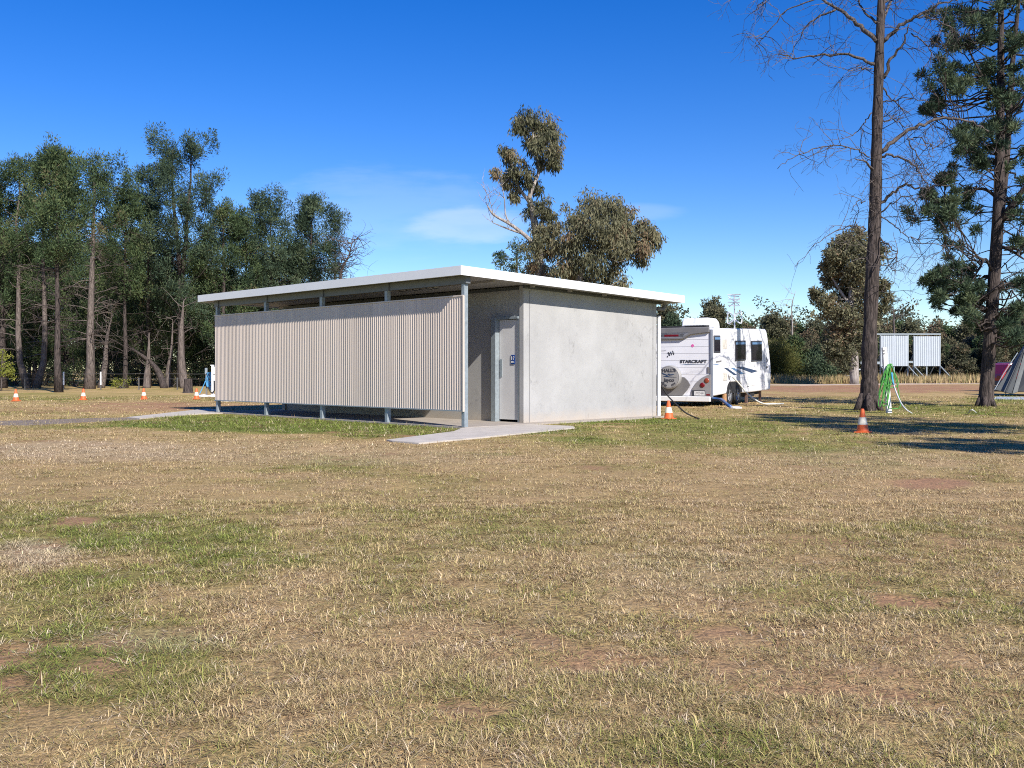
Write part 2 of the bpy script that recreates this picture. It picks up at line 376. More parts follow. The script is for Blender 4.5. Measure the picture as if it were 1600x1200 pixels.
def field(x, y):
    px, py = project(x, y)
    n1 = fbm(x, y, 1.7, 0); n2 = fbm(x, y, .55, 2); n3 = fbm(x, y, 5.0, 4)
    wob = (fbm(x, y, .9, 3) - .5) * 1.5
    def acc(lst):
        o = np.zeros_like(px)
        for a, b, rx, ry, k in lst:
            d = ((px - a) / rx) ** 2 + ((py - b) / ry) ** 2 + wob
            o = np.maximum(o, k * np.clip(1.35 - d, 0, 1))
        return o
    inview = (y > 1)
    gp = np.where(inview, acc(GREEN), 0); far = np.clip((y - 14) / 4, 0, 1)
    g = gp * (far + (1 - far) * np.clip(.1 + 1.5 * (.5 * n1 + .5 * n2) , 0, 1.1)) * (1 - .25 * (1 - far)) + np.clip((n1 - .5) * 1.5, 0, .5) + (n3 - .5) * .5 + (n2 - .5) * .8 + .19
    n4 = fbm(x, y, .8, 1)
    b = np.where(inview, acc(BARE), 0) * np.clip((.5 * n2 + .5 * n4 - .25) * 4.2, 0, 1.2) + np.clip((n2 - .55) * 4, 0, .9) * np.clip((n1 - .4) * 4, .25, 1)
    p = np.where(inview, acc(PALE), 0) * (.5 + n2)
    return np.clip(g, 0, 1.2), np.clip(b, 0, 1), np.clip(p, 0, 1)
STRAW = np.array((.455, .335, .178)); GRN = np.array((.105, .162, .024)); SOIL = np.array((.335, .192, .125)); PALEC = np.array((.47, .375, .265)); OLIVE = np.array((.265, .238, .075))
def gcol(x, y):
    g, b, p = field(x, y)
    c = STRAW[None] * np.ones((len(x), 1))
    c = c + (OLIVE - STRAW) * np.clip(g * 1.5, 0, 1)[:, None]
    c = c + (GRN - c) * np.clip(g - .35, 0, .9)[:, None]
    c = c + (PALEC - c) * (p * .8)[:, None]
    c = c + (SOIL - c) * b[:, None]
    return c, g, b, p

# building frame
B0 = Vector((-.98, 20.3, 0)); BA = R(44.8)
bX = Vector((math.cos(BA), math.sin(BA), 0)); bY = Vector((-math.sin(BA), math.cos(BA), 0))
def to_local(p): d = Vector(p) - B0; return Vector((d.dot(bX), d.dot(bY), p[2]))
def to_world(x, y, z=0): return B0 + bX * x + bY * y + Vector((0, 0, z))

PATH_R = [G(*p) for p in ((722, 670), (709, 675.5), (604, 689), (612, 690.5), (654, 694), (760, 684), (898, 669.5), (895, 667), (821, 664))]
PATH_L = [G(*p) for p in ((198, 653), (262, 646), (324, 639), (345, 641.5), (350, 646), (300, 648), (218, 655))]
TRACK_L = [G(*p) for p in ((-60, 664), (-60, 660), (60, 656), (150, 653.5), (202, 652.5), (222, 656), (130, 660), (40, 665))]
def inside(poly, x, y):
    r = np.zeros(len(x), bool); n = len(poly)
    for i in range(n):
        a, b = poly[i], poly[(i + 1) % n]
        c = ((a.y > y) != (b.y > y)) & (x < (b.x - a.x) * (y - a.y) / ((b.y - a.y) or 1e-9) + a.x); r ^= c
    return r
def blocked(x, y):
    dx = x - B0.x; dy = y - B0.y; lx = dx * bX.x + dy * bX.y; ly = dx * bY.x + dy * bY.y
    return ((lx > -.09) & (lx < 7.3) & (ly > -.12) & (ly < 11.4)) | inside(PATH_R, x, y) | inside(PATH_L, x, y)

def make_ground():
    rows = np.concatenate([np.linspace(-30, 1.5, 12), np.geomspace(2.0, 140, 330), np.geomspace(150, 2500, 14)])
    s = np.linspace(-1, 1, 241)
    Y = np.repeat(rows, len(s)); W = 4 + np.maximum(rows, 4) * .72 + np.where(rows < 2, 40, 0)
    X = (W[:, None] * s[None]).ravel()
    Z = (fbm(X, Y, .35, 1) - .5) * .03 * np.clip(1 - Y / 18, 0, 1) - .004
    lx = (X - B0.x) * bX.x + (Y - B0.y) * bX.y; ly = (X - B0.x) * bY.x + (Y - B0.y) * bY.y
    c, g, b, p = gcol(X, Y)
    n = len(s); i = np.arange(len(rows) - 1)[:, None] * n + np.arange(n - 1)[None]; i = i.ravel()
    # the ground between tufts is soil and thatch: darker than the blades standing on it
    near = np.clip(1 - Y / 38, 0, 1)[:, None]
    nearc = np.clip(1.25 - Y / 22, 0, 1)[:, None] * np.clip(1.1 - g, .35, 1)[:, None]
    c = c + (np.array((.30, .205, .13)) - c) * nearc * .55
    c = c * (1 - .08 * near)
    mb = MB(); mb.add(np.stack([X, Y, Z], 1), np.stack([i, i + 1, i + n + 1, i + n], 1), col=c)
    return structure(mb.build('ground', M['ground'], smooth=True))
make_ground()

def make_grass():
    mb = MB()
    bands = [(2.2, 4.2, 1800, 16, .034, .0023, 2), (4.2, 9, 900, 14, .033, .0031, 2), (9, 15, 360, 11, .036, .0055, 1), (15, 26, 120, 9, .045, .0098, 1), (26, 46, 34, 8, .055, .019, 1)]
    for y0, y1, dens, nb, ln, wd, seg in bands:
        A = .58 * (y1 ** 2 - y0 ** 2) + 1.2 * (y1 - y0); n = int(A * dens)
        y = np.sqrt(rng.random(n) * (y1 ** 2 - y0 ** 2) + y0 ** 2); x = (rng.random(n) * 2 - 1) * (.56 * y + .5)
        ok = ~blocked(x, y); x, y = x[ok], y[ok]
        c, g, b, p = gcol(x, y)
        gap = np.clip((fbm(x, y, .22 if y0 < 9 else .5, 5) - .33) * 6.0, .28, 1); keep = rng.random(len(x)) < gap * (1 - np.clip(b * 1.15, 0, .96)); x, y, g, b, p = x[keep], y[keep], g[keep], b[keep], p[keep]
        n = len(x)
        # one colour per tuft, small change per blade
        gt = np.clip(g + (rng.random(n) - .5) * .75, 0, 1.2)
        cc = STRAW + (OLIVE - STRAW) * np.clip(gt * 1.5, 0, 1)[:, None]; cc = cc + (GRN * 1.15 - cc) * np.clip(gt - .45, 0, .85)[:, None]
        cc = cc + (PALEC * 1.1 - cc) * np.clip(p * .8 + (rng.random(n) < .10) * .8, 0, 1)[:, None]
        br = (rng.random(n) < .10)[:, None]; cc = np.where(br, np.array((.20, .125, .07)), cc)
        size = .65 + .8 * rng.random(n) + .35 * np.clip(g, 0, 1.2)
        strip = np.where((y > 17) & (g > .8), 1.5, 1.0); size = size * strip
        X = np.repeat(x, nb); Y = np.repeat(y, nb); S = np.repeat(size, nb); C = np.repeat(cc, nb, 0)
        m = len(X); az = rng.random(m) * 2 * np.pi; rr = rng.random(m) ** .7 * (.032 + .010 * y0 ** .8)
        bx = X + np.cos(az) * rr; by = Y + np.sin(az) * rr
        az2 = az + (rng.random(m) - .5) * 2.2
        tl = np.where(rng.random(m) < .68, rng.normal(1.44, .1, m), np.clip(rng.normal(1.12, .30, m), .15, 1.5))                     # lean from upright
        Ln = ln * S * (.45 + .9 * rng.random(m))
        hx, hy, hz = np.cos(az2) * np.sin(tl), np.sin(az2) * np.sin(tl), np.cos(tl)
        sxv, syv = -np.sin(az2), np.cos(az2); ww = wd * (.6 + .8 * rng.random(m))
        base = np.stack([bx, by, np.full(m, -.004)], 1); d1 = np.stack([hx, hy, hz], 1); sd = np.stack([sxv, syv, np.zeros(m)], 1)
        C = C * (.5 + 1.0 * rng.random((m, 1)) ** 1.1)
        if seg == 2:
            mid = base + d1 * (Ln * .55)[:, None] + np.array((0, 0, 1)) * (Ln * .10)[:, None]
            tip = mid + (d1 * (Ln * .5)[:, None]) - np.array((0, 0, 1)) * (Ln * .16 * rng.random(m))[:, None]; tip[:, 2] = np.maximum(tip[:, 2], .003)
            a = base - sd * (ww * .5)[:, None]; b2 = base + sd * (ww * .5)[:, None]; c1 = mid - sd * (ww * .42)[:, None]; c2 = mid + sd * (ww * .42)[:, None]
            V = np.stack([a, b2, c2, c1, tip], 1).reshape(-1, 3); k = np.arange(m) * 5
            mb.add(V, np.stack([k, k + 1, k + 2, k + 3], 1), np.stack([k + 3, k + 2, k + 4], 1), col=np.repeat(C, 5, 0))
        else:
            tip = base + d1 * Ln[:, None]; a = base - sd * (ww * .5)[:, None]; b2 = base + sd * (ww * .5)[:, None]
            V = np.stack([a, b2, tip], 1).reshape(-1, 3); k = np.arange(m) * 3
            mb.add(V, None, np.stack([k, k + 1, k + 2], 1), col=np.repeat(C, 3, 0))
    o = mb.build('grass', M['blade']); stuff(o)
    o['label'] = 'short dry straw and green grass covering the field'; o['category'] = 'grass'
make_grass()

# paths and tracks
def sheet(name, pts, z, m, thick=.0):
    mb = MB(); mb.prism([(p.x, p.y) for p in pts], 2, -.05, z)
    return structure(mb.build(name, m))
sheet('entrance_path', PATH_R, .022, M['slab'])
sheet('side_path', PATH_L, .02, M['slab'])
M['grit'] = mat('grey_grit', (.19, .15, .118), .95, 0, .25, 5, .3, 40)
sheet('gravel_track', TRACK_L, .006, M['grit'])
M['palegravel'] = mat('pale_gravel', (.46, .365, .29), .95, 0, .12, 1.2, .2, 20)
sheet('gravel_road', [G(*p) for p in ((1120, 601.5), (1250, 602.3), (1400, 600.8), (1640, 599.2), (1640, 597.6), (1540, 598.0), (1400, 599.2), (1250, 601), (1120, 600.8))], .012, M['palegravel'])

# ------------------------------------------------------------------ toilet block
def make_block():
    t = thing('toilet_block', 'low concrete toilet block with white skillion roof and ribbed cream privacy screen', 'building', B0, BA)
    mb = MB(); mb.box((-.08, -.1, -.05), (7.0, 10.9, .03)); s = mb.build('floor_slab', mat('shade_dark_slab', (.33, .29, .25), .9, 0, .14, 3, .2, 60), t)  # path concrete again, with the shade under roof and screen put into its colour
    # roof: sloping tray with fascia
    def rz(x): return 3.146 - .0253 * (x + .33)
    x0, x1, y0, y1 = -.33, 7.43, -.25, 10.95
    mb = MB(); mb.add([(x0 + .03, y0 + .03, rz(x0) + .03), (x1 - .03, y0 + .03, rz(x1) + .03), (x1 - .03, y1 - .03, rz(x1) + .03), (x0 + .03, y1 - .03, rz(x0) + .03)] +
                      [(x0 + .03, y0 + .03, rz(x0) + .13), (x1 - .03, y0 + .03, rz(x1) + .13), (x1 - .03, y1 - .03, rz(x1) + .13), (x0 + .03, y1 - .03, rz(x0) + .13)],
                      [(0, 3, 2, 1), (4, 5, 6, 7), (0, 1, 5, 4), (1, 2, 6, 5), (2, 3, 7, 6), (3, 0, 4, 7)])
    roof = mb.build('roof', M['soffit'], t)
    th = .178
    def fascia(a, b, n):
        # a, b ends on the outside line; n inward normal, 29 mm thick folded steel with a bottom lip
        m2 = MB(); v = []
        for (x, y) in (a, b):
            for k, dz in ((0, 0), (.029, 0), (.029, th + .012), (0, th + .012)): v.append((x + n[0] * k, y + n[1] * k, rz(x) + dz))
        m2.add(v, [(0, 1, 5, 4), (1, 2, 6, 5), (2, 3, 7, 6), (3, 0, 4, 7), (3, 2, 1, 0), (4, 5, 6, 7)])
        return m2.build('fascia', M['roofwhite'], roof)
    fascia((x0, y0), (x0, y1), (1, 0)); fascia((x1, y0), (x1, y1), (-1, 0))
    fascia((x0 + .03, y0), (x1 - .03, y0), (0, 1)); fascia((x0 + .03, y1), (x1 - .03, y1), (0, -1))
    # soffit purlins
    for i in range(6):
        xx = .9 + i * 1.25
        mb = MB(); mb.box((xx, .1, rz(xx) - .02), (xx + .06, 10.7, rz(xx) + .028)); mb.build('batten', M['soffit'], roof)
    # privacy screen: real corrugations
    n = int(10.42 / .076) * 8; ys = np.linspace(-.02, 10.46, n); ph = (ys / .076) * 2 * np.pi
    off = -.075 - .0085 * np.cos(ph)
    z0, z1 = .375, 2.735
    V = np.concatenate([np.stack([off, ys, np.full(n, z0)], 1), np.stack([off, ys, np.full(n, z1)], 1), np.stack([off + .0012, ys, np.full(n, z0)], 1), np.stack([off + .0012, ys, np.full(n, z1)], 1)])
    i = np.arange(n - 1)
    mb = MB(); mb.add(V, np.concatenate([np.stack([i + 1, i, i + n, i + 1 + n], 1), np.stack([i + 2 * n, i + 1 + 2 * n, i + 1 + 3 * n, i + 3 * n], 1)]))
    sc = mb.build('privacy_screen', M['cream'], t, smooth=True)
    mb = MB(); mb.box((-.092, -.03, .352), (-.052, 10.47, .374)); mb.build('bottom_trim', M['galv'], sc)
    mb = MB(); mb.box((-.092, -.03, 2.736), (-.052, 10.47, 2.762)); mb.build('top_trim', M['cream'], sc)
    mb = MB(); mb.box((-.094, -.052, .35), (-.052, -.021, 2.75)); mb.build('edge_trim', M['cream'], sc)
    # girts behind the sheet
    for zz in (.42, 1.5, 2.6):
        mb = MB(); mb.box((-.0515, .051, zz), (-.012, 10.349, zz + .06)); mb.build('girt', M['galv'], sc)
    for k in range(5):
        mb = MB(); y = k * 2.6
        mb.box((-.05, y - .05, .0), (.05, y + .05, 3.0)); p = mb.build('post', M['galv'], t, bevel=.006)
        mb = MB(); mb.box((-.06, y - .11, 3.0), (.06, y + .11, 3.165)); mb.build('bracket', M['beamgrey'], p)
    for k in range(4):
        mb = MB(); mb.box((-.035, k * 2.6 + .112, 3.0), (.035, k * 2.6 + 2.6 - .112, 3.16)); mb.build('beam', M['beamgrey'], t)
    # concrete: front wall, end wall panel, rear wall, far end
    wx0, wx1, wy0, wy1 = 2.0, 6.91, .25, 10.3
    hd = 2.42; dl, dr = 1.25, .41
    mb = MB(); mb.prism([(wy0 + .155, .02), (dr, .02), (dr, hd), (dl, hd), (dl, .02), (wy1 - .155, .02), (wy1 - .155, 3.07), (wy0 + .155, 3.07)], 0, wx0 + .05, wx0 + .2)
    wl = mb.build('wall', M['concrete'], t)
    mb = MB()
    mb.add([(wx0, wy0, .02), (wx1, wy0, .02), (wx1, wy0 + .15, .02), (wx0, wy0 + .15, .02), (wx0, wy0, rz(wx0) + .02), (wx1, wy0, rz(wx1) + .02), (wx1, wy0 + .15, rz(wx1) + .02), (wx0, wy0 + .15, rz(wx0) + .02)],
           [(0, 3, 2, 1), (4, 5, 6, 7), (0, 1, 5, 4), (1, 2, 6, 5), (2, 3, 7, 6), (3, 0, 4, 7)])
    mb.build('wall', M['concrete'], t, bevel=.014)
    mb = MB(); mb.box((wx0, wy1 - .15, .02), (wx1, wy1, 2.95)); mb.build('wall', M['concrete'], t)
    mb = MB(); mb.box((wx1 - .15, wy0 + .152, .02), (wx1 - .01, wy1 - .152, 2.93)); mb.build('wall', M['concrete'], t)
    # panel joints as shallow rebates with sealant
    for xx in (2.17, 6.74):
        mb = MB(); mb.box((xx, wy0 - .002, .03), (xx + .018, wy0 + .01, 3.0)); mb.build('joint', M['vangrey'], t)
    # dark flashing above the end wall
    mb = MB(); mb.add([(wx0 - .03, wy0 - .05, rz(wx0) - .045), (wx1 + .1, wy0 - .05, rz(wx1) - .045), (wx1 + .1, wy0 - .004, rz(wx1) - .045), (wx0 - .03, wy0 - .004, rz(wx0) - .045), (wx0 - .03, wy0 - .05, rz(wx0) + .028), (wx1 + .1, wy0 - .05, rz(wx1) + .028), (wx1 + .1, wy0 - .004, rz(wx1) + .028), (wx0 - .03, wy0 - .004, rz(wx0) + .028)],
           [(0, 3, 2, 1), (4, 5, 6, 7), (0, 1, 5, 4), (1, 2, 6, 5), (2, 3, 7, 6), (3, 0, 4, 7)]); mb.build('flashing', M['darksteel'], t)
    mb = MB(); mb.box((wx0 - .01, wy0 + .155, 3.02), (wx0 + .049, wy1 - .1, 3.08)); mb.build('flashing', M['darksteel'], t)
    # door with frame, kick gap, pull handle and sign
    fr = MB(); fr.box((wx0 - .075, dl - .16, .03), (wx0 + .10, dl - .01, hd - .001)); fr.box((wx0 + .01, dr + .002, .03), (wx0 + .14, dr + .05, hd - .06))
    fr.box((wx0 - .03, dr + .002, hd - .055), (wx0 + .14, dl - .162, hd)); fr.build('door_frame', M['galv'], t, bevel=.006)
    mb = MB(); mb.box((wx0 + .045, dr + .06, .085), (wx0 + .09, dl - .17, hd - .065)); d = mb.build('door', M['doorgrey'], t, bevel=.003)
    mb = MB(); mb.box((wx0 + .028, dl - .27, 1.06), (wx0 + .044, dl - .20, 1.46)); mb.build('push_plate', M['galv'], d)
    sg = MB(); yy = .63; sg.box((wx0 + .030, yy - .0625, 1.345), (wx0 + .044, yy + .0625, 1.555)); s = sg.build('sign', M['signblue'], d, bevel=.003)
    def mark(boxes):
        m2 = MB()
        for a, b, c, e in boxes: m2.box((wx0 + .026, yy - b * .74, 1.45 + (c - 1.65) * .7), (wx0 + .0296, yy - a * .74, 1.45 + (e - 1.65) * .7))
        m2.build('pictogram', M['white'], s)
    mark([(-.058, -.038, 1.745, 1.765), (-.066, -.03, 1.69, 1.74), (-.062, -.05, 1.635, 1.688), (-.046, -.034, 1.635, 1.688)])
    mark([(.02, .058, 1.74, 1.762), (.046, .06, 1.70, 1.738), (.03, .048, 1.675, 1.70), (.03, .046, 1.635, 1.66)])
    mark([(-.066, -.03, 1.545, 1.60), (-.018, .0, 1.545, 1.60), (.014, .03, 1.56, 1.60), (.04, .062, 1.545, 1.575)])
    # ceiling lights in wire guards
    for px, py in ((654, 452), (470, 465)):
        q = to_local(G(px, py, 3.07)) if False else None
        d_ = ray(px, py); tt = (3.06 - H) / d_.z; q = to_local(Vector((d_.x * tt, d_.y * tt, 3.06)))
        mb = MB(); mb.box((q.x - .07, q.y - .62, 3.05), (q.x + .07, q.y + .62, rz(q.x) + .028)); ll = mb.build('batten_light', M['soffit'], t, bevel=.01)
        for k in range(6):
            m2 = MB(); yk = q.y - .6 + k * .24; m2.box((q.x - .085, yk - .014, 3.035), (q.x + .085, yk + .014, 3.049)); m2.box((q.x - .085, yk - .014, 3.049), (q.x - .071, yk + .014, rz(q.x) + .027)); m2.build('guard_clip', M['darksteel'], ll)
    # downpipe and outlet at the rear corner
    mb = MB(); mb.tube([(wx1 + .12, wy0 + .02, .03), (wx1 + .12, wy0 + .02, 2.62)], .05, 14); dp = mb.build('downpipe', M['roofwhite'], t, smooth=False)
    mb = MB(); mb.tube(catmull([(wx1 + .02, wy0 - .0, 2.80), (wx1 + .16, wy0 - .0, 2.79), (wx1 + .27, wy0 + .0, 2.80), (wx1 + .32, wy0 + .0, 2.88), (wx1 + .33, wy0, 2.96)], 5), .05, 12); mb.build('gutter_outlet', M['vangrey'], t, smooth=True)
    return t
make_block()

# ------------------------------------------------------------------ caravan
def make_caravan():
    C = Vector((6.59, 32.3, 0)); phi = R(31)
    t = thing('caravan', 'white caravan with grey spare wheel cover parked behind the toilet block', 'caravan', C, math.pi / 2 - phi, None, -R(1.7))
    W = 2.6; k = .0297                                  # floor rises along the body
    b0 = .34
    prof = [(0, b0), (1.52, b0 + .02), (1.66, .62), (1.86, .74), (3.0, .72), (3.22, .60), (3.34, .30), (4.0, .28), (6.74, .26), (6.83, 1.05), (6.62, 1.75), (6.34, 2.42), (6.24, 2.55), (6.10, 2.61), (.04, 2.60), (0, 2.56)]
    mb = MB(); mb.prism(prof, 1, 0.0, W); body = mb.build('body', M['vanwhite'], t, bevel=.05, seg=3, angle=50)
    # horizontal wide-rib joints, a thin groove strip standing 2 mm proud
    gm = M['galv']
    for zz in (.62, .85, 1.08, 1.31, 1.54, 1.77, 2.0, 2.23):
        mb = MB(); mb.box((-.004, .06, zz), (.002, W - .06, zz + .012)); mb.build('rib', M['ribgrey'], body)
        if zz > .8:
            mb = MB(); mb.box((.08, -.004, zz), (6.45 if zz > 1.8 else 6.6, .002, zz + .010)); mb.build('rib', M['ribgrey'], body)
    for xx in (4.05, 5.95):
        mb = MB(); mb.box((xx, -.006, .9 if xx < 5 else .34), (xx + .03, .002, 2.56)); mb.build('seam', M['ribgrey'], body)
    # dark corner extrusion
    mb = MB(); mb.box((-.03, -.035, .30), (.10, .05, 2.56)); mb.build('corner_trim', mat('blue_grey_trim', (.16, .18, .22), .5), t, bevel=.02)
    # rear brow with brake light
    mb = MB(); mb.prism([(.04, 2.64), (W - .04, 2.64), (W - .04, 2.40), (2.05, 2.40), (1.78, 2.24), (.98, 2.24), (.68, 2.40), (.04, 2.46)], 0, -.085, -.005); br = mb.build('brow', M['vangrey'], t, bevel=.02)
    mb = MB(); mb.box((-.094, 1.10, 2.345), (-.086, 1.60, 2.41)); mb.build('brake_light', M['red'], br)
    mb = MB(); mb.prism([(.86, 2.44), (.70, 2.475), (.95, 2.33), (1.82, 2.33), (2.06, 2.475), (1.88, 2.44), (1.76, 2.295), (1.0, 2.295)], 0, -.089, -.086); mb.build('brow_trim', M['alloy'], br)
    mb = MB(); mb.box((-.03, .10, 2.645), (.16, .9, 2.70)); mb.box((.02, 1.05, 2.645), (.35, 2.3, 2.69)); mb.build('roof_hatch', M['black'], t, bevel=.015)
    # bumper, lower grey swoosh, spare wheel cover
    mb = MB(); mb.box((-.10, .02, .17), (.02, W - .02, .345)); mb.build('bumper', M['white'], t, bevel=.02)
    cyv = 1.42; czv = .98
    mb = MB(); mb.prism([(.92, .36), (2.3, .36), (2.5, .7), (2.4, 1.0), (1.9, 1.0), (.95, .92), (.80, .76), (.78, .62)][0:0] or [(1.00, .36), (2.2, .36), (2.34, .62), (2.3, .98), (1.46, 1.02), (.93, .98), (.80, .86), (.72, .72), (.82, .56)], 0, -.03, -.0045); mb.build('rear_moulding', M['vangrey'], t, bevel=.01)
    mb = MB(); mb.lathe([(.0, -.20), (.33, -.20), (.375, -.19), (.395, -.16), (.40, -.03), (0, -.03)], (0, cyv, czv), 40, 'x'); cv = mb.build('spare_wheel_cover', M['disc'], t, smooth=False)
    mb = MB()
    for i in range(40):
        a0 = i * 2 * math.pi / 40; a1 = (i + 1) * 2 * math.pi / 40
        v = [(-.203, cyv + r_ * math.cos(a), czv + r_ * math.sin(a)) for a in (a0, a1) for r_ in (.355, .365)] + [(-.199, cyv + r_ * math.cos(a), czv + r_ * math.sin(a)) for a in (a0, a1) for r_ in (.355, .365)]
        mb.add(v, [(0, 1, 3, 2)])
    mb.build('cover_seam', M['vangrey'], cv)
    # writing is read from behind: text x runs along -Y, text y along Z, facing -X
    def rear(y, z, x=-.204, rot=0): return Matrix.Translation((x, y, z)) @ Matrix(((0, 0, -1, 0), (-1, 0, 0, 0), (0, 1, 0, 0), (0, 0, 0, 1))) @ Matrix.Rotation(rot, 4, 'Z')
    text('lettering', "HALL'S", .155, M['ink'], cv, rear(cyv - .01, czv + .225, rot=R(2)), bold=.006, sx=1.05)
    text('lettering', 'Jayco', .165, M['ink'], cv, rear(cyv - .01, czv - .095), bold=.006, shear=.15, sx=1.05)
    text('lettering', 'PENR', .10, M['ink'], cv, rear(cyv + .17, czv - .24, rot=R(-33)), bold=.003)
    text('lettering', 'ITH', .10, M['ink'], cv, rear(cyv - .17, czv - .24, rot=R(33)), bold=.003)
    mb = MB()
    def strip(m2, pts, x):       # flat emblem piece in the rear plane
        m2.prism(pts, 0, x, x + .003)
    for pts in ([(.26, .16), (.10, .105), (.02, .07), (.06, .06), (.20, .10)], [(-.22, .11), (-.06, .10), (.0, .07), (-.04, .06), (-.15, .075)], [(.20, .03), (.0, .005), (-.30, -.0), (-.02, .03), (.06, .06)], [(.03, .12), (-.03, .13), (-.05, .085), (.02, .08)]):
        strip(mb, [(cyv + a, czv + c) for a, c in pts], -.2065)
    mb.build('bird_emblem', M['navy'], cv)
    # tail cluster low on the right
    cl = [(.0, .36), (.0, 1.08), (.14, 1.05), (.34, .95), (.52, .80), (.66, .60), (.72, .36)]
    mb = MB(); mb.prism(cl, 0, -.035, -.0045); ct = mb.build('tail_light_cluster', mat('cluster_moulding', (.26, .25, .25), .45), t, bevel=.012)
    for y, z, m_ in ((.15, .87, M['amber']), (.30, .72, M['red'])):
        m2 = MB(); m2.lathe([(0, -.062), (.06, -.060), (.08, -.05), (.086, -.034)], (0, y, z), 20, 'x'); m2.build('tail_light', m_, ct, smooth=True)
    m2 = MB(); m2.box((-.044, .04, .375), (-.036, .16, .425)); m2.build('reflector', M['red'], ct)
    m2 = MB(); m2.box((-.043, .20, .36), (-.0355, .66, .545)); m2.build('plate_holder', M['ink'], ct)
    m2 = MB(); m2.box((-.048, .22, .375), (-.0435, .58, .515)); npl = m2.build('number_plate', M['white'], ct)
    text('plate_characters', 'UTCM88', .105, M['vangrey'], npl, rear(.40, .444, -.0495), extr=.0012, sx=.75)
    m2 = MB(); m2.box((-.03, .06, 1.12), (-.005, .13, 1.32)); m2.build('door_handle', M['vangrey'], t, bevel=.01)
    # rear lettering and decals
    text('lettering', 'STARCRAFT', .135, M['ink'], t, rear(.62, 1.50, -.0075), bold=.006, sx=1.28)
    mb = MB(); strip(mb, [(1.07, 1.405), (.20, 1.408), (.20, 1.415), (.95, 1.412), (.86, 1.395)], -.0075); mb.build('underline', M['midblue'], t)
    mb = MB()
    for sgn in range(1):
        for pts in ([(1.52, 1.82), (1.47, 1.82), (1.43, 1.70), (1.48, 1.70)], [(1.43, 1.84), (1.40, 1.84), (1.37, 1.72), (1.40, 1.72)], [(1.36, 1.87), (1.33, 1.87), (1.29, 1.73), (1.32, 1.73)], [(1.56, 1.78), (1.28, 1.80), (1.28, 1.785), (1.56, 1.765)], [(1.55, 1.70), (1.50, 1.70), (1.53, 1.64), (1.55, 1.64)]): strip(mb, pts, -.0075)
    mb.build('script_decal', M['ink'], t)
    mb = MB()
    for pts in ([(2.02, 1.84), (1.86, 1.86), (1.86, 1.845), (2.0, 1.825)], [(1.92, 1.83), (1.80, 1.68), (1.83, 1.67), (1.95, 1.82)], [(2.02, 1.66), (1.84, 1.62), (1.84, 1.605), (2.02, 1.645)], [(1.84, 1.87), (1.58, 1.88), (1.58, 1.87), (1.84, 1.86)]): strip(mb, pts, -.0075)
    mb.build('outline_decal', M['vangrey'], t)
    mb = MB(); mb.lathe([(0, -.008), (.05, -.008), (.05, -.002)], (0, .64, 2.03), 14, 'x'); mb.build('flower_decal', M['pink'], t)
    # side: windows, hatches, stripes
    def window(x0, x1, z0, z1):
        m2 = MB(); m2.box((x0, -.03, z0), (x1, .005, z1)); fr = m2.build('window', M['ink'], t, bevel=.02)
        m2 = MB(); m2.box((x0 + .05, -.034, z0 + .05), (x1 - .05, -.0305, z1 - .05)); m2.build('pane', M['glass'], fr)
        m2 = MB(); m2.box((x0 + .06, -.0365, z1 - .14), (x1 - .06, -.0345, z1 - .06)); m2.build('blind', M['midblue'], fr)
        m2 = MB(); m2.box((x0 + .03, -.036, z0 + .03), (x1 - .03, -.0345, z0 + .16)); m2.build('sill_reflection_strip', M['screen_fly'], fr) if False else None
    window(.22, .86, 1.78, 2.36); window(2.42, 3.61, 1.46, 2.18); window(4.29, 5.57, 1.40, 2.17)
    def hatch(x0, x1, z0, z1, m_, nm):
        m2 = MB(); m2.box((x0, -.014, z0), (x1, .004, z1)); return m2.build(nm, m_, t, bevel=.006)
    beige = mat('beige_vent', (.58, .54, .48), .5)
    hatch(1.10, 1.55, 1.90, 2.22, beige, 'vent'); hatch(1.15, 1.60, .82, 1.10, beige, 'vent')
    hatch(.30, .62, .44, .84, M['white'], 'access_hatch'); hatch(3.72, 4.02, .50, .86, M['white'], 'access_hatch'); hatch(4.15, 4.75, .52, .86, M['white'], 'access_hatch'); hatch(6.05, 6.62, .42, .92, M['white'], 'tunnel_boot')
    m2 = MB(); m2.box((3.75, -.018, .50), (3.98, -.0145, .515)); m2.build('hatch_latch', M['ink'], t)
    def stripe(pts, m_):
        m2 = MB(); m2.prism(pts, 1, -.0075, -.0045); m2.build('stripe', m_, t)
    stripe([(1.25, 1.26), (1.55, 1.25), (2.65, .97), (2.30, .97)], M['navy']); stripe([(1.95, 1.24), (2.3, 1.23), (3.55, .98), (3.05, .98)], M['midblue']); stripe([(2.55, 1.25), (3.2, 1.25), (5.15, 1.03), (4.35, .985)], M['navy'])
    def side(x, z, y=-.0075): return Matrix.Translation((x, y, z)) @ Matrix(((1, 0, 0, 0), (0, 0, -1, 0), (0, 1, 0, 0), (0, 0, 0, 1)))
    text('lettering', 'Jayco', .13, M['ink'], t, side(6.3, 1.16), extr=.002, shear=.2)
    m2 = MB(); m2.prism([(6.15, 1.50), (6.24, 1.42), (6.20, 1.36), (6.28, 1.32), (6.4, 1.38), (6.34, 1.48), (6.27, 1.44), (6.22, 1.55)], 1, -.0075, -.0045); m2.build('bird_emblem', M['navy'], t)
    m2 = MB(); m2.prism([(.45, 1.50), (1.0, 1.52), (1.0, 1.46), (.45, 1.45)], 1, -.0075, -.0045); m2.build('script_decal', M['vangrey'], t)
    m2 = MB(); m2.prism([(.15, 1.40), (.85, 1.40), (.5, 1.37)], 1, -.0075, -.0045); m2.build('underline', M['midblue'], t)
    m2 = MB(); m2.tube([(1.75, -.03, .98), (1.75, -.10, .98)], .07, 12); m2.build('water_inlet', M['white'], t)
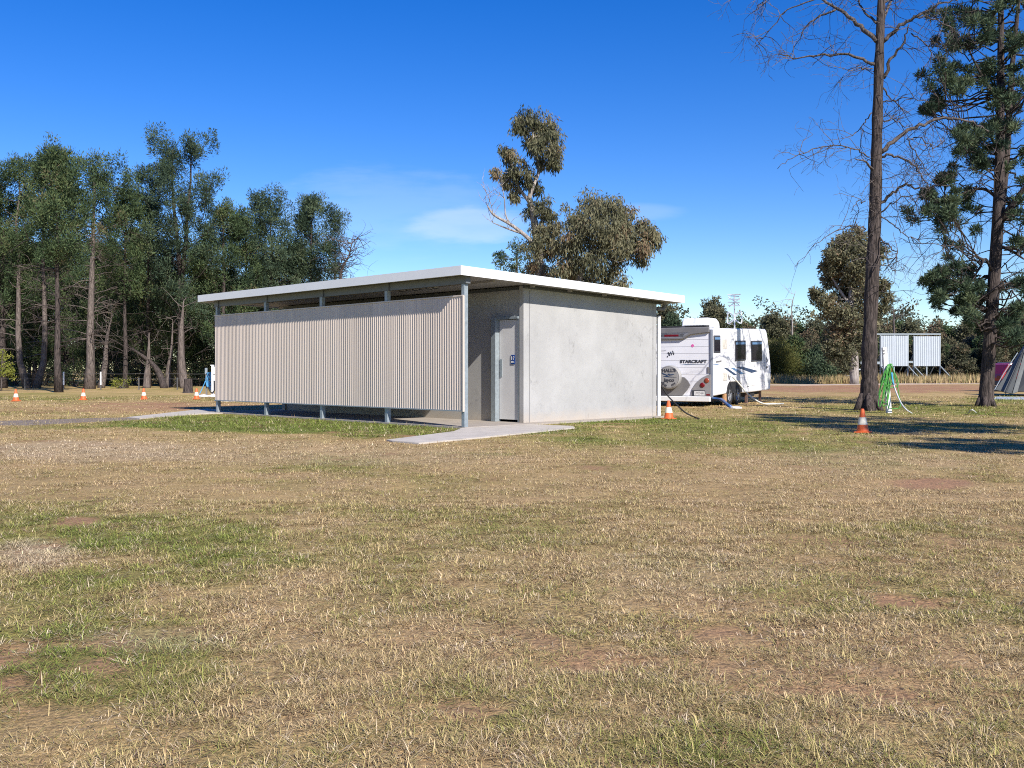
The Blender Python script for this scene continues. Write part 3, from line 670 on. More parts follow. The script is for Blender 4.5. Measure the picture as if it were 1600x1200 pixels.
    # chassis, wheel well, legs
    m2 = MB(); m2.box((1.55, .03, .34), (3.36, .6, .80)); m2.box((.3, .3, .12), (6.5, W - .3, .335)); m2.build('chassis', M['black'], t)
    for x in (1.93, 2.80):
        m2 = MB(); zc = .335 - k * x
        m2.lathe([(.20, .24), (.31, .24), (.335, .21), (.335, .05), (.31, .02), (.21, .02)], (x, .0, zc), 30, 'y'); wh = m2.build('wheel', M['black'], t, smooth=False)
        m2 = MB(); m2.lathe([(0, .05), (.05, .045), (.06, .10), (.16, .06), (.205, .025), (.212, .05)], (x, .0, zc), 24, 'y'); m2.build('rim', M['alloy'], wh, smooth=True)
        for a in range(5):
            m2 = MB(); an = a * 2 * math.pi / 5 + .3
            m2.tube([(x + .05 * math.cos(an), .045, zc + .05 * math.sin(an)), (x + .195 * math.cos(an), .035, zc + .195 * math.sin(an))], .022, 6); m2.build('spoke', M['alloy'], wh)
    m2 = MB(); m2.box((1.40, .03, .05 - .04), (1.62, .10, .36)); m2.build('mud_flap', M['wood'], t)
    for x in (4.15, 5.85):
        m2 = MB(); m2.box((x, .12, -k * x + .02), (x + .09, .20, .26)); m2.box((x - .05, .10, -k * x), (x + .14, .24, -k * x + .03)); m2.build('stabiliser_leg', mat('rusty_steel', (.16, .10, .08), .7), t)
    m2 = MB(); m2.box((4.45, .10, .10), (5.0, .5, .26)); m2.build('battery_box', M['black'], t)
    # roof gear
    m2 = MB(); m2.prism([(1.35, 2.62), (1.42, 2.95), (1.55, 2.99), (2.35, 2.97), (2.62, 2.86), (2.72, 2.62)], 1, .62, 1.55); ac = m2.build('air_conditioner', M['white'], t, bevel=.05, seg=3)
    for i in range(7):
        m2 = MB(); m2.box((1.30, .72 + i * .11, 2.66), (1.352, .80 + i * .11, 2.73)); m2.build('grille', M['ink'], ac)
    AX = 4.1
    m2 = MB(); m2.tube([(AX, .55, 2.6), (AX, .55, 3.86)], .025, 8)
    an = m2.build('antenna', mat('antenna_metal', (.66, .66, .68), .4), t)
    for z in (2.95,):
        for s in (-1, 1):
            m2 = MB(); pts = [(AX, .55, 2.98), (AX, .55 + s * .20, 2.82), (AX, .55 + s * .27, 2.88), (AX, .55 + s * .25, 3.20), (AX, .55 + s * .19, 3.22), (AX, .55, 3.06)]
            m2.tube(catmull(pts, 4), .025, 6); m2.build('antenna_loop', M['white'], an)
    for j, (zz, hw) in enumerate(((3.45, .20), (3.57, .24), (3.69, .22), (3.80, .16))):
        m2 = MB(); m2.tube([(AX - .1 + .05 * j, .55 - hw, zz), (AX - .1 + .05 * j, .55 + hw, zz + .03)], .016, 6); m2.build('antenna_rod', M['white'], an)
    m2 = MB(); m2.tube([(AX, .32, 3.87), (AX, .80, 3.87)], .022, 6); m2.tube([(AX, .34, 3.46), (AX, .78, 3.80)], .016, 6); m2.tube([(AX, .76, 3.42), (AX, .34, 3.74)], .016, 6); m2.build('antenna_rod', M['white'], an)
    # cables and objects on the ground beside it are things of their own
    def vw(x, y, z):
        v = Matrix.Rotation(math.pi / 2 - phi, 4, 'Z') @ Vector((x, y, 0)); return Vector((C.x + v.x, C.y + v.y, z))
    mb = MB(); mb.tube(catmull([vw(1.75, -.1, 1.02), vw(2.0, -.25, .78), vw(2.4, -.5, .35), vw(2.75, -.85, .06), vw(3.0, -1.15, .03), vw(3.5, -1.4, .03)], 6), .028, 8)
    tag(mb.build('water_hose', M['whitehose'], smooth=True), 'pale hose hanging from the side of the white caravan to the grass', 'hose')
    mb = MB(); a = P(1117, 626, 31.9); b = P(1143, 636, 31.2)
    mb.tube(catmull([(a.x - .1, a.y + .5, .30), (a.x + .25, a.y + .3, .25), (b.x - .1, b.y + .1, .10), (b.x, b.y, .04)], 5), [.035] * 5 + [.055] * 11, 8)
    tag(mb.build('drain_pipe', M['blueplastic'], smooth=True), 'thick blue pipe sloping to the ground under the rear corner of the caravan', 'pipe')
    mb = MB(); mb.lathe([(0, .0), (.20, .0), (.19, .045), (.1, .06), (0, .06)], (b.x + .12, b.y - .05, 0), 14); tag(mb.build('drain_mat', M['white'], smooth=False), 'small white disc on the grass at the lower end of the blue pipe', 'disc')
make_caravan()

# ------------------------------------------------------------------ cones
def make_cone(dirty):
    o = thing('traffic_cone', '', 'traffic cone')
    h = .46
    def prof(z0, z1, r0=.125, r1=.030): f = lambda z: r0 + (r1 - r0) * z / h; return [(f(z0), z0), (f(z1), z1)]
    mb = MB(); mb.box((-.138, -.138, 0), (.138, .138, .026)); mb.build('base', M['orange'], o, bevel=.012)
    mb = MB(); mb.lathe([(.132, .028)] + prof(.04, .16), (0, 0, 0), 24); mb.lathe(prof(.30, h) + [(.018, h + .004)], (0, 0, 0), 24); mb.build('cone_body', M['orange'], o, smooth=False)
    mb = MB(); mb.lathe([(r + .0015, z) for r, z in prof(.1605, .2995)], (0, 0, 0), 24); mb.build('reflective_band', M['cream2'], o, smooth=False)
    return o
CONES = [((1348, 676), 'orange cone standing alone on the grass in front of the bare tree trunk'), ((1045, 655), 'orange cone beside the downpipe corner of the toilet block, in front of the caravan'),
         ((307, 624), 'orange cone just left of the white power post, nearest the toilet block'), ((225, 624), 'orange cone on the dirt, third from the left, right of both white-topped fence pickets'),
         ((130, 625), 'orange cone between two thick pine trunks, below the two white-topped pickets'), ((25, 627), 'leftmost orange cone near the yellow-green sapling')]
c0 = None
for (px, py), lb in CONES:
    o = make_cone(0) if c0 is None else copy_tree(c0)
    if c0 is None: c0 = o; bpy.context.view_layer.update()
    o.location = G(px, py); o.rotation_euler = (R(random.uniform(-2, 2)), R(random.uniform(-2, 2)), random.uniform(0, 1.5)); tag(o, lb, 'traffic cone', 'orange traffic cones on the grass')
mb = MB(); q0 = G(1052, 655)
mb.tube(catmull([to_world(7.05, .2, .80), P(1044, 619, 25.5), P(1058, 633, 25.2), P(1070, 644, 24.9), G(1084, 653) + Vector((0, 0, .03)), G(1092, 655) + Vector((0, 0, .015))], 6), .020, 6)
tag(mb.build('power_cable', M['black'], smooth=True), 'black cable trailing from the block past the orange cone onto the grass', 'cable')

# ------------------------------------------------------------------ trees
def unit(v): return v / (np.linalg.norm(v, axis=-1, keepdims=True) + 1e-9)
def add_leaves(mb, cent, rad, nl, ln, wd, style, r, tintc, spread=1.0, flat=.85):
    k = len(cent); n = k * nl
    c = np.repeat(cent, nl, 0); rr = np.repeat(np.broadcast_to(rad, (k,)), nl)
    d = unit(r.normal(size=(n, 3))); rad3 = r.random(n) ** .45
    pos = c + d * (rr * rad3)[:, None] * np.array((1, 1, flat))
    if style == 'pine': ax = unit(d * .8 + np.array((0, 0, .55)) + r.normal(size=(n, 3)) * .45)
    elif style == 'droop':
        pos[:, 2] -= rr * .5 * r.random(n) ** 2 * 1.6
        ax = unit(np.array((0, 0, -1.0)) + r.normal(size=(n, 3)) * .42 + d * .25)
    else: ax = unit(r.normal(size=(n, 3)) + d * .5)
    sd = unit(np.cross(ax, r.normal(size=(n, 3))))
    l = ln * (.6 + .8 * r.random(n)); w_ = wd * (.6 + .8 * r.random(n))
    m = pos + ax * (l * .5)[:, None]
    V = np.stack([pos, m + sd * (w_ * .5)[:, None], pos + ax * l[:, None], m - sd * (w_ * .5)[:, None]], 1).reshape(-1, 3)
    i = np.arange(n) * 4
    tt = np.clip(np.repeat(tintc, nl) + r.normal(size=n) * .13, 0, 1)
    mb.add(V, np.stack([i, i + 1, i + 2, i + 3], 1), tint=np.repeat(tt, 4))
def wander(a, b, r, n=5, amt=.08, sag=0.0):
    a = np.array(tuple(a), float); b = np.array(tuple(b), float); L_ = np.linalg.norm(b - a); t = np.linspace(0, 1, n)[:, None]
    p = a + (b - a) * t + r.normal(size=(n, 3)) * amt * L_ * (np.sin(t * np.pi)); p[:, 2] += sag * L_ * np.sin(t[:, 0] * np.pi); return p
def fork_twig(mb, a, d, L_, rad, r, depth, droop=0.0, bend=.25, sides=3, nsub=(2, 3)):
    """thin branch that wanders and splits"""
    n = 5; p = [np.array(a, float)]; dd = unit(np.array(d, float))
    for i in range(n - 1):
        dd = unit(dd + r.normal(size=3) * bend + np.array((0, 0, -droop))); p.append(p[-1] + dd * L_ / (n - 1))
    mb.tube(p, np.linspace(rad, max(rad * .45, .004), n), sides, cap=False)
    if depth > 0:
        for _ in range(r.integers(nsub[0], nsub[1] + 1)):
            j = r.integers(1, n); d2 = unit(dd + r.normal(size=3) * .75); fork_twig(mb, p[j], d2, L_ * r.uniform(.45, .8), max(rad * .5, .004), r, depth - 1, droop, bend, sides, nsub)
def finish_tree(root, trunk, crown, barkm, leafm):
    trunk.build('trunk', barkm, root, smooth=True)
    if crown is not None and crown.n: crown.build('crown', leafm, root)
def pine(label, h, base=.35, width=3.0, seed=0, leaders=1, barkm=None, leafm=None, nb=46, tr=.22, dead=14, lean=(0, 0), group=None, leafn=105, tsz=(.28, .55), sparse=1.0, name='cypress_pine', trunk2=None, lw=(.21, .05), topw=.35):
    r = np.random.default_rng(seed); root = thing(name, label, 'tree', group=group)
    tm = MB(); cm = MB()
    tops = []
    for k in range(leaders):
        off = np.array((0, 0, 0)) if leaders == 1 else np.array(((k - (leaders - 1) / 2) * width * .38, r.uniform(-.4, .4), 0))
        hh = h * (1 - .06 * k * r.random())
        zs = np.linspace(0, hh, 9); s = zs / hh
        fk = np.clip((s - (.0 if trunk2 else .45)) / (.15 if trunk2 else .4), 0, 1)
        pts = np.stack([lean[0] * s + off[0] * fk + r.normal(size=9) * .06 * s + (trunk2 or 0) * k, lean[1] * s + off[1] * fk + r.normal(size=9) * .06, zs - .1], 1)
        rad = tr * (1 - .86 * s) * (1 + .35 * np.exp(-zs / .35)); tm.tube(pts, rad, 9); tops.append(pts)
    cents, rads = [], []
    for i in range(nb):
        pts = tops[i % leaders]; f = base + (1 - base) * ((i + r.random()) / nb)
        j = f * 8; a = pts[min(int(j), 7)]; b = pts[min(int(j) + 1, 8)]; q = a + (b - a) * (j - int(j))
        u = (f - base) / (1 - base); prof = (math.sin(min(1, u * 1.3 + .25) * math.pi * .5) * (1 - u) ** .55 + topw * .5) * r.uniform(.45, 1.1)
        R_ = width * prof; az = r.random() * 2 * math.pi
        e = q + np.array((math.cos(az) * R_, math.sin(az) * R_, R_ * r.uniform(.45, 1.05)))
        br = wander(q, e, r, 5, .07, -.08); tm.tube(br, np.linspace(max(.02, tr * .22 * (1.1 - f)), .012, 5), 4, cap=False)
        nt_ = r.integers(4, 8)
        for m_ in range(nt_):
            c = e + r.normal(size=3) * np.array((.42, .42, .34)) * (.5 + .22 * R_); 
            if r.random() < .35: c = br[3] + r.normal(size=3) * .3
            if r.random() > sparse: continue
            cents.append(c); rads.append(r.uniform(*tsz))
    for pts in tops:
        for m_ in range(4): cents.append(pts[-1] + np.array((r.normal() * .22, r.normal() * .22, -m_ * .38 + .25))); rads.append(.26)
    cents = np.array(cents); rads = np.array(rads)
    add_leaves(cm, cents, rads, leafn, lw[0], lw[1], 'pine', r, np.clip(r.normal(.48, .2, len(cents)), 0, 1), flat=1.25)
    for i in range(dead):
        pts = tops[i % leaders]; f = r.uniform(.16, max(base + .12, .3)); j = f * 8; q = pts[int(j)] + (pts[int(j) + 1] - pts[int(j)]) * (j - int(j)); az = r.random() * 2 * math.pi
        fork_twig(tm, q, (math.cos(az), math.sin(az), .35), r.uniform(.9, 2.3), .035, r, 2, .06, .16, 3)
    finish_tree(root, tm, cm, barkm or M['bark'], leafm or M['pine'])
    return root
def blobtree(name, label, base, trunks, blobs, leafm, barkm, seed=0, style='droop', leafn=34, ln=.22, wd=.05, dens=7, tr=(.5, .8), group=None, extra=None, links=True, tilt=(.5, .18)):
    """trunks: list of (points, radii) in world coordinates; blobs: (x, y, z, rx, rz)"""
    r = np.random.default_rng(seed); base = np.array(tuple(base)); root = thing(name, label, 'tree', base, 0, group)
    tm = MB(); cm = MB(); nodes = []
    for pts, rad in trunks:
        pp = catmull([np.array(tuple(p)) - base for p in pts], 5); rr = np.interp(np.linspace(0, 1, len(pp)), np.linspace(0, 1, len(rad)), rad)
        tm.tube(pp, rr, 10 if rr[0] > .1 else 6); nodes += list(zip(pp, rr))
    npos = np.array([n_[0] for n_ in nodes]); nrad = np.array([n_[1] for n_ in nodes])
    for (x, y, z, rx, rz_) in blobs:
        c = np.array((x, y, z)) - base; k = max(4, int(dens * rx * rz_ * 2.2 + 3))
        d = unit(r.normal(size=(k, 3))) * (r.random(k) ** .4)[:, None] * np.array((rx, rx, rz_))
        cents = c + d; rads = r.uniform(tr[0], tr[1], k) * min(1, .45 + rx * .45)
        add_leaves(cm, cents, rads, leafn, ln, wd, style, r, np.clip(r.normal(tilt[0], tilt[1]) + r.normal(0, .16, k), 0, 1))
        if links:
            sc = np.linalg.norm(npos - c, axis=1) + .9 * np.maximum(npos[:, 2] - c[2] + .3 * rz_, 0) * 1.5; j = int(np.argmin(sc))
            br = wander(npos[j], c, r, 6, .06, -.06); tm.tube(br, np.linspace(min(nrad[j] * .6, .03 + .035 * rx), .015, 6), 5, cap=False)
            for q in range(min(6, k)): tm.tube(wander(br[4 if q % 2 else 5], cents[q], r, 4, .1), [.016, .012, .009, .006], 3, cap=False)
    if extra: extra(tm, r, base)
    finish_tree(root, tm, cm, barkm, leafm); return root

def at(px, Y): return Vector(((px - 800) / F * Y, Y, 0))
def hgt(py, Y): return H + (HOR - py) / F * Y
# --- the wood at the left, front trees one by one
FRONT = [
 (90, 54, 245, 'thick brown pine trunk standing forward of the wood, between the two leftmost cones', dict(base=.50, width=2.3, tr=.19, nb=34, dead=30, barkm=M['bark'])),
 (140, 64, 262, 'pale trunked pine with bare dead lower limbs, right of the forward brown trunk', dict(base=.62, width=3.1, tr=.30, nb=26, dead=46, barkm=M['barkpale'], lean=(.35, 0))),
 (44, 66, 262, 'twin stemmed pine behind the leftmost cone', dict(base=.42, width=2.6, tr=.22, nb=40, dead=20, leaders=2, trunk2=.45, barkm=M['barkpale'])),
 (4, 67, 300, 'pine at the very left edge of the photo behind the yellow-green sapling', dict(base=.30, width=3.0, tr=.28, nb=50, dead=8)),
 (283, 70, 232, 'tall double topped pine rising above the left end of the toilet block roof', dict(base=.22, width=3.6, tr=.30, nb=74, leaders=2, dead=8, leafm=M['pineblue'], topw=.5)),
 (232, 74, 318, 'broad dark pine standing just left of the tall double topped pine', dict(base=.16, width=2.9, tr=.20, nb=52, dead=8, leafm=M['pine'])),
 (350, 71, 332, 'bushy pine directly behind the left end of the white roof', dict(base=.16, width=3.0, tr=.22, nb=60, dead=4)),
 (424, 73, 320, 'dense round topped pine behind the left half of the roof', dict(base=.2, width=2.7, tr=.22, nb=58, dead=4, leafm=M['pineblue'], topw=.6)),
 (487, 74, 318, 'slender open topped pine between the round topped pine and the half bare pine', dict(base=.42, width=1.9, tr=.18, nb=36, dead=6, leafm=M['pineblue'])),
 (524, 72, 338, 'half bare sparse pine at the right end of the left wood', dict(base=.62, width=1.3, tr=.13, nb=18, dead=46, sparse=.6, leafm=M['pineblue'])),
 (196, 68, 305, 'pine with a loose ragged crown between the pale trunk and the dark broad pine', dict(base=.45, width=2.2, tr=.17, nb=34, dead=16)),
 (385, 76, 352, 'lower pine filling the gap left of the round topped pine', dict(base=.12, width=2.4, tr=.18, nb=48, dead=2)),
 (455, 77, 392, 'short dark pine low behind the roof below the slender pine', dict(base=.1, width=2.6, tr=.18, nb=48, dead=2)),
]
for i, (px, Y, top, lb, kw) in enumerate(FRONT):
    o = pine(lb, hgt(top, Y), seed=100 + i, **kw); o.location = at(px, Y); o.rotation_euler = (0, 0, 0)
# --- rows behind: three kinds, copied
KINDS = [pine('', 11.5, .14, 2.9, 201, nb=60, dead=6, tr=.2), pine('', 13, .3, 2.6, 202, nb=52, dead=14, tr=.2, barkm=M['barkpale'], leafm=M['pineblue']), pine('', 9.5, .1, 2.8, 203, nb=60, dead=4, tr=.17)]
bpy.context.view_layer.update()
k = 0; used = [False] * 3
rows = [(82, -90, 500, 46), (92, -70, 520, 52), (104, -60, 505, 56)]
for ri, (Y, xa, xb, st) in enumerate(rows):
    px = xa
    while px < xb:
        kd = [0, 1, 2, 2, 0][k % 5] if px < 330 else [0, 2][k % 2]
        o = KINDS[kd] if not used[kd] else copy_tree(KINDS[kd])
        used[kd] = True
        o.location = at(px + random.uniform(-14, 14), Y + random.uniform(-4, 4)); o.rotation_euler = (0, 0, random.uniform(0, 6.28))
        s = random.uniform(.85, 1.08) * (1.12 if px < 130 else .84 if px > 330 else 1.0); o.scale = (s, s, s)
        tag(o, 'dark pine deep in the wood behind the front row of trunks', 'tree', 'pines deep in the left wood'); px += st * random.uniform(.75, 1.25); k += 1

def shrub(label, name, wx, hz, seed, leafm, n=9, ln=.2, wd=.07, dens=6, leafn=30, style='random', group=None, stems=5):
    r = np.random.default_rng(seed); blobs = []
    for i in range(n):
        a = r.random() * 6.28; q = r.random() ** .6; z = hz * r.uniform(.22, .80) * (1 - .35 * q)
        blobs.append((math.cos(a) * wx * .62 * q, math.sin(a) * wx * .62 * q, z, wx * r.uniform(.28, .45), hz * r.uniform(.16, .26)))
    tr = []
    for i in range(stems):
        b = blobs[i % n]; tr.append(([(r.normal() * .15, r.normal() * .15, -.05), (b[0] * .35, b[1] * .35, b[2] * .45), (b[0] * .8, b[1] * .8, b[2])], [.07, .045, .02]))
    return blobtree(name, label, (0, 0, 0), tr, blobs, leafm, M['twig'], seed, style, leafn, ln, wd, dens, (.45, .85), group, links=False)
# under-storey of the left wood
US = [shrub('', 'shrub', 2.0, 2.6, 301, M['scrub'], 8, .16, .06, 5, 26), shrub('', 'shrub', 1.6, 1.8, 302, M['pine'], 7, .15, .06, 6, 26)]
bpy.context.view_layer.update(); us = [False, False]
for i, px in enumerate((-20, 22, 68, 118, 160, 188, 215, 248, 268, 312, 335, 352, 20, 110, 180, 240, 300)):
    kd = i % 2; o = US[kd] if not us[kd] else copy_tree(US[kd]); us[kd] = True
    o.location = at(px + random.uniform(-6, 6), 76 + random.uniform(-3, 4) + (8 if i > 11 else 0)); s = random.uniform(.8, 1.3); o.scale = (s, s, s); o.rotation_euler = (0, 0, random.uniform(0, 6))
    tag(o, 'scrubby shrub among the trunks at the foot of the left wood', 'shrub', 'shrubs under the left wood')
o = shrub('bright green low shrub at the wood edge right of the second white-topped picket', 'shrub', .9, 1.1, 305, M['yellowgreen'], 5, .12, .05, 8, 20); o.location = at(190, 66); o['category'] = 'shrub'
# leaning dark trunks and pale broken trunks in the wood edge
def bare_trunk(label, pts, rads, Y, seed, barkm, tw=8, name='dead_tree'):
    r = np.random.default_rng(seed); W_ = [P(a, b, Y) for a, b in pts]; W_[0].z = -.05; base = Vector((W_[0].x, W_[0].y, 0))
    root = thing(name, label, 'tree', base); tm = MB(); pp = catmull([w_ - base for w_ in W_], 5); tm.tube(pp, np.interp(np.linspace(0, 1, len(pp)), np.linspace(0, 1, len(rads)), rads), 8)
    root_b = tm
    for i in range(tw): 
        q = pp[r.integers(len(pp) // 2, len(pp))]; az = r.random() * 6.28; fork_twig(root_b, q, (math.cos(az), math.sin(az), .4), r.uniform(.6, 1.8), .035, r, 2, .03, .2)
    tm.build('trunk', barkm, root, smooth=True)
bare_trunk('dark leaning bare trunk bending left at the wood edge, mid left', [(257, 606), (247, 580), (228, 560), (205, 545)], [.26, .2, .13, .06], 67, 401, M['bark'], 7)
bare_trunk('pale forked dead trunk right of the second white-topped picket', [(158, 606), (164, 570), (167, 530), (176, 490)], [.26, .19, .12, .02], 68, 402, M['barkpale'], 9)
bare_trunk('short pale broken trunk right of the leaning dark trunk', [(229, 607), (230, 585), (232, 562), (233, 520)], [.28, .22, .14, .03], 67, 403, M['barkpale'], 4)
bare_trunk('slim pale trunk standing left of the tree stump', [(262, 607), (263, 575), (268, 545), (270, 500)], [.2, .15, .1, .02], 69, 404, M['barkpale'], 5)
bare_trunk('dark trunk with peeling pale strip behind the tree stump', [(288, 607), (284, 570), (283, 520), (287, 470)], [.30, .24, .17, .03], 66, 405, M['barkpale'], 6)
bare_trunk('bare twisted twiggy tree at the right tip of the left wood', [(532, 607), (533, 480), (533, 425), (545, 400), (552, 368)], [.2, .16, .1, .06, .02], 71, 406, M['twig'], 34)
def stump():
    o = thing('tree_stump', 'cut brown tree stump standing on the grass in front of the wood', 'stump', G(294, 614))
    mb = MB(); r = np.random.default_rng(5); n = 16; v = []
    for z, rr in ((-.05, .30), (.08, .25), (.4, .215), (.74, .205)):
        for a in range(n): q = rr * (1 + .08 * math.sin(a * 2.4) + r.normal() * .03); v.append((q * math.cos(a * 6.283 / n), q * math.sin(a * 6.283 / n), z + (.03 * math.sin(a) if z > .7 else 0)))
    mb.add(v, [(i * n + j, i * n + (j + 1) % n, (i + 1) * n + (j + 1) % n, (i + 1) * n + j) for i in range(3) for j in range(n)], poly=[list(range(3 * n, 4 * n))])
    mb.build('stump_body', M['bark'], o)
stump()
o = blobtree('sapling', 'yellow-green leafy sapling at the left edge beside the leftmost cone', at(2, 58), [([at(2, 58), at(3, 58) + Vector((0, 0, 1.5)), at(4, 58) + Vector((0, 0, 2.4))], [.05, .035, .015])],
   [(*(at(-2, 58) + Vector((0, 0, 1.3))), .55, .5), (*(at(8, 58) + Vector((0, .2, 1.5))), .5, .5), (*(at(4, 58.3) + Vector((0, 0, 2.1))), .5, .45), (*(at(-8, 58) + Vector((0, 0, 1.9))), .6, .5), (*(at(12, 58) + Vector((0, 0, .95))), .35, .3)], M['yellowgreen'], M['twig'], 410, 'random', 30, .13, .07, 14, (.22, .4))

# --- gums behind the building
def B(px, py, r, Y, dy=0, k=1.0): p = P(px, py, Y + dy); return (p.x, p.y, p.z, r / F * Y, r * k / F * Y)
Y = 52
def gum1x(tm, r, base):
    for pts, r0 in (([(845, 395), (825, 372), (800, 352), (772, 336), (762, 322)], .13), ([(797, 350), (790, 335), (788, 310), (784, 290)], .05), ([(820, 366), (795, 358), (770, 348)], .07), ([(770, 335), (768, 322), (762, 305)], .03)):
        tm.tube(catmull([np.array(tuple(P(a, b, Y - .5))) - base for a, b in pts], 4), np.linspace(r0, r0 * .3, 4 * (len(pts) - 1) + 1), 6)
        for i in range(5): a, b = pts[-1 - i % 2]; fork_twig(tm, np.array(tuple(P(a, b, Y - .5))) - base, (r.normal() * .5, r.normal() * .4, .7), r.uniform(.5, 1.2), .018, r, 1, 0, .2)
tk = [([at(848, Y), P(846, 480, Y), P(842, 400, Y), P(832, 330, Y), P(826, 312, Y)], [.32, .28, .22, .17, .12]), ([P(826, 312, Y), P(833, 290, Y), P(842, 265, Y + .3), P(835, 225, Y), P(832, 200, Y)], [.13, .11, .09, .06, .03]), ([P(826, 314, Y), P(812, 295, Y), P(803, 270, Y - .3), P(798, 245, Y)], [.1, .08, .06, .03])]
bl = [B(828, 185, 22, Y), B(815, 195, 14, Y, -.6), B(850, 195, 20, Y, .8), B(862, 205, 16, Y), B(852, 225, 26, Y, -.8, .8), B(868, 235, 13, Y, .5, 1.1), B(840, 212, 18, Y), B(850, 255, 15, Y, .6), B(868, 255, 10, Y, 0, 1.2), B(832, 225, 12, Y, .9),
      B(797, 240, 13, Y), B(800, 262, 17, Y, .6), B(812, 262, 15, Y, -.6), B(795, 280, 12, Y), B(822, 280, 14, Y), B(805, 295, 11, Y, 0, 1.3), B(838, 290, 10, Y, .5, 1.2), B(774, 266, 5, Y, 0, 1.4), B(790, 232, 8, Y),
      B(848, 320, 15, Y, -.5), B(832, 325, 11, Y), B(858, 335, 13, Y, .7), B(850, 360, 20, Y), B(835, 385, 20, Y, -.6), B(858, 385, 22, Y, .6), B(845, 420, 22, Y), B(868, 355, 12, Y, .3)]
blobtree('gum_tree', 'tall leaning gum with drooping foliage and a bare pale limb, behind the roof', at(848, Y), tk, bl, M['euc'], M['barkeuc'], 501, 'droop', 75, .24, .055, 11, (.35, .6), tilt=(.6, .18), extra=gum1x)
Y = 50
tk = [([at(915, Y), P(908, 470, Y), P(905, 440, Y), P(912, 415, Y), P(925, 390, Y)], [.28, .24, .2, .16, .1]), ([P(912, 415, Y), P(930, 395, Y), P(950, 375, Y), P(965, 360, Y)], [.12, .09, .06, .03]), ([P(905, 440, Y), P(890, 400, Y), P(888, 370, Y)], [.12, .08, .04])]
bl = [B(900, 335, 24, Y), B(925, 318, 26, Y, .8, .8), B(950, 325, 26, Y, -.6), B(975, 342, 22, Y, .4), B(935, 345, 26, Y, -1.2), B(905, 365, 26, Y, -.6), B(885, 380, 24, Y, .4), B(965, 370, 26, Y, -.9), B(945, 370, 24, Y, .9), B(985, 360, 18, Y),
      B(1015, 355, 16, Y), B(1022, 372, 16, Y, .4), B(1010, 385, 14, Y, -.5, 1.2), B(1000, 400, 11, Y, 0, 1.4), B(990, 385, 15, Y), B(1000, 350, 10, Y), B(960, 400, 20, Y, .6), B(930, 405, 20, Y, -.9), B(900, 405, 22, Y), B(880, 420, 20, Y), B(925, 432, 22, Y), B(955, 430, 16, Y, .5, 1.2), B(900, 440, 22, Y, 1), B(972, 440, 8, Y, 0, 1.2)]
blobtree('gum_tree', 'broad rounded gum with drooping olive foliage behind the roof, right of the tall leaning gum', at(915, Y), tk, bl, M['euc'], M['barkeuc'], 502, 'droop', 80, .24, .055, 11, (.4, .65), tilt=(.6, .18))
o = blobtree('cypress_pine', 'dark green pine peeping above the roof at the foot of the tall leaning gum', at(806, 60), [([at(806, 60), P(806, 470, 60), P(808, 390, 60)], [.2, .14, .04])],
   [B(805, 385, 12, 60), B(815, 400, 14, 60), B(790, 400, 11, 60), B(783, 412, 9, 60), B(800, 415, 14, 60, -.6), B(820, 420, 14, 60), B(778, 400, 6, 60), B(785, 428, 12, 60), B(810, 440, 18, 60)], M['pineblue'], M['bark'], 503, 'pine', 34, .18, .06, 9, (.3, .5))

# --- gum right of the caravan, behind the bare trunk
Y = 85
tk = [([at(1335, Y), P(1334, 540, Y), P(1330, 470, Y), P(1332, 420, Y), P(1335, 385, Y)], [.4, .34, .26, .18, .08]), ([P(1330, 480, Y), P(1310, 450, Y), P(1295, 425, Y)], [.16, .1, .04]), ([P(1331, 470, Y), P(1352, 440, Y), P(1368, 415, Y)], [.16, .1, .04])]
bl = [B(1335, 372, 17, Y), B(1350, 385, 20, Y, .8), B(1318, 385, 20, Y), B(1300, 395, 15, Y, -.8), B(1340, 405, 24, Y, -1.2), B(1310, 415, 22, Y, .6), B(1290, 420, 12, Y), B(1368, 400, 14, Y), B(1375, 390, 9, Y), B(1330, 435, 22, Y), B(1300, 440, 16, Y, 1), B(1278, 465, 10, Y), B(1290, 470, 12, Y, -.6), B(1270, 458, 6, Y), B(1320, 460, 18, Y, 1.3), B(1355, 430, 18, Y), B(1345, 465, 20, Y),
      B(1365, 455, 12, Y, .6), B(1380, 450, 10, Y), B(1385, 465, 9, Y), B(1302, 485, 16, Y), B(1325, 495, 20, Y, -1), B(1355, 495, 16, Y), B(1376, 485, 10, Y), B(1315, 520, 22, Y), B(1345, 525, 20, Y), B(1325, 550, 24, Y), B(1300, 545, 18, Y)]
blobtree('gum_tree', 'big pale green gum rising behind the bare tree trunk', at(1335, Y), tk, bl, M['euc'], M['barkeuc'], 504, 'random', 70, .30, .12, 8, (.45, .8), tilt=(.6, .15))

# --- scrub belt across the right background
def wide(label, seed, h, wd_, leafm, style='random'):
    r = np.random.default_rng(seed); bl = []; tr = [([(0, 0, -.1), (.1, 0, h * .4), (0, .1, h * .75)], [.16, .11, .04])]
    for i in range(16):
        a = r.random() * 6.28; u = r.random(); q = wd_ * math.sin(min(1, u * 1.2 + .25) * math.pi) ** .6 * r.random() ** .5
        bl.append((math.cos(a) * q, math.sin(a) * q, h * (.16 + .74 * u), r.uniform(.7, 1.15), r.uniform(.55, .95)))
    for i in range(2): a = r.random() * 6.28; tr.append(([(0, 0, h * .25), (math.cos(a) * .9, math.sin(a) * .9, h * .5), (math.cos(a) * 1.5, math.sin(a) * 1.5, h * .75)], [.09, .06, .02]))
    return blobtree('bush_tree', label, (0, 0, 0), tr, bl, leafm, M['twig'], seed, style, 62, .30, .12, 6.5, (.4, .8), tilt=(.45, .2))
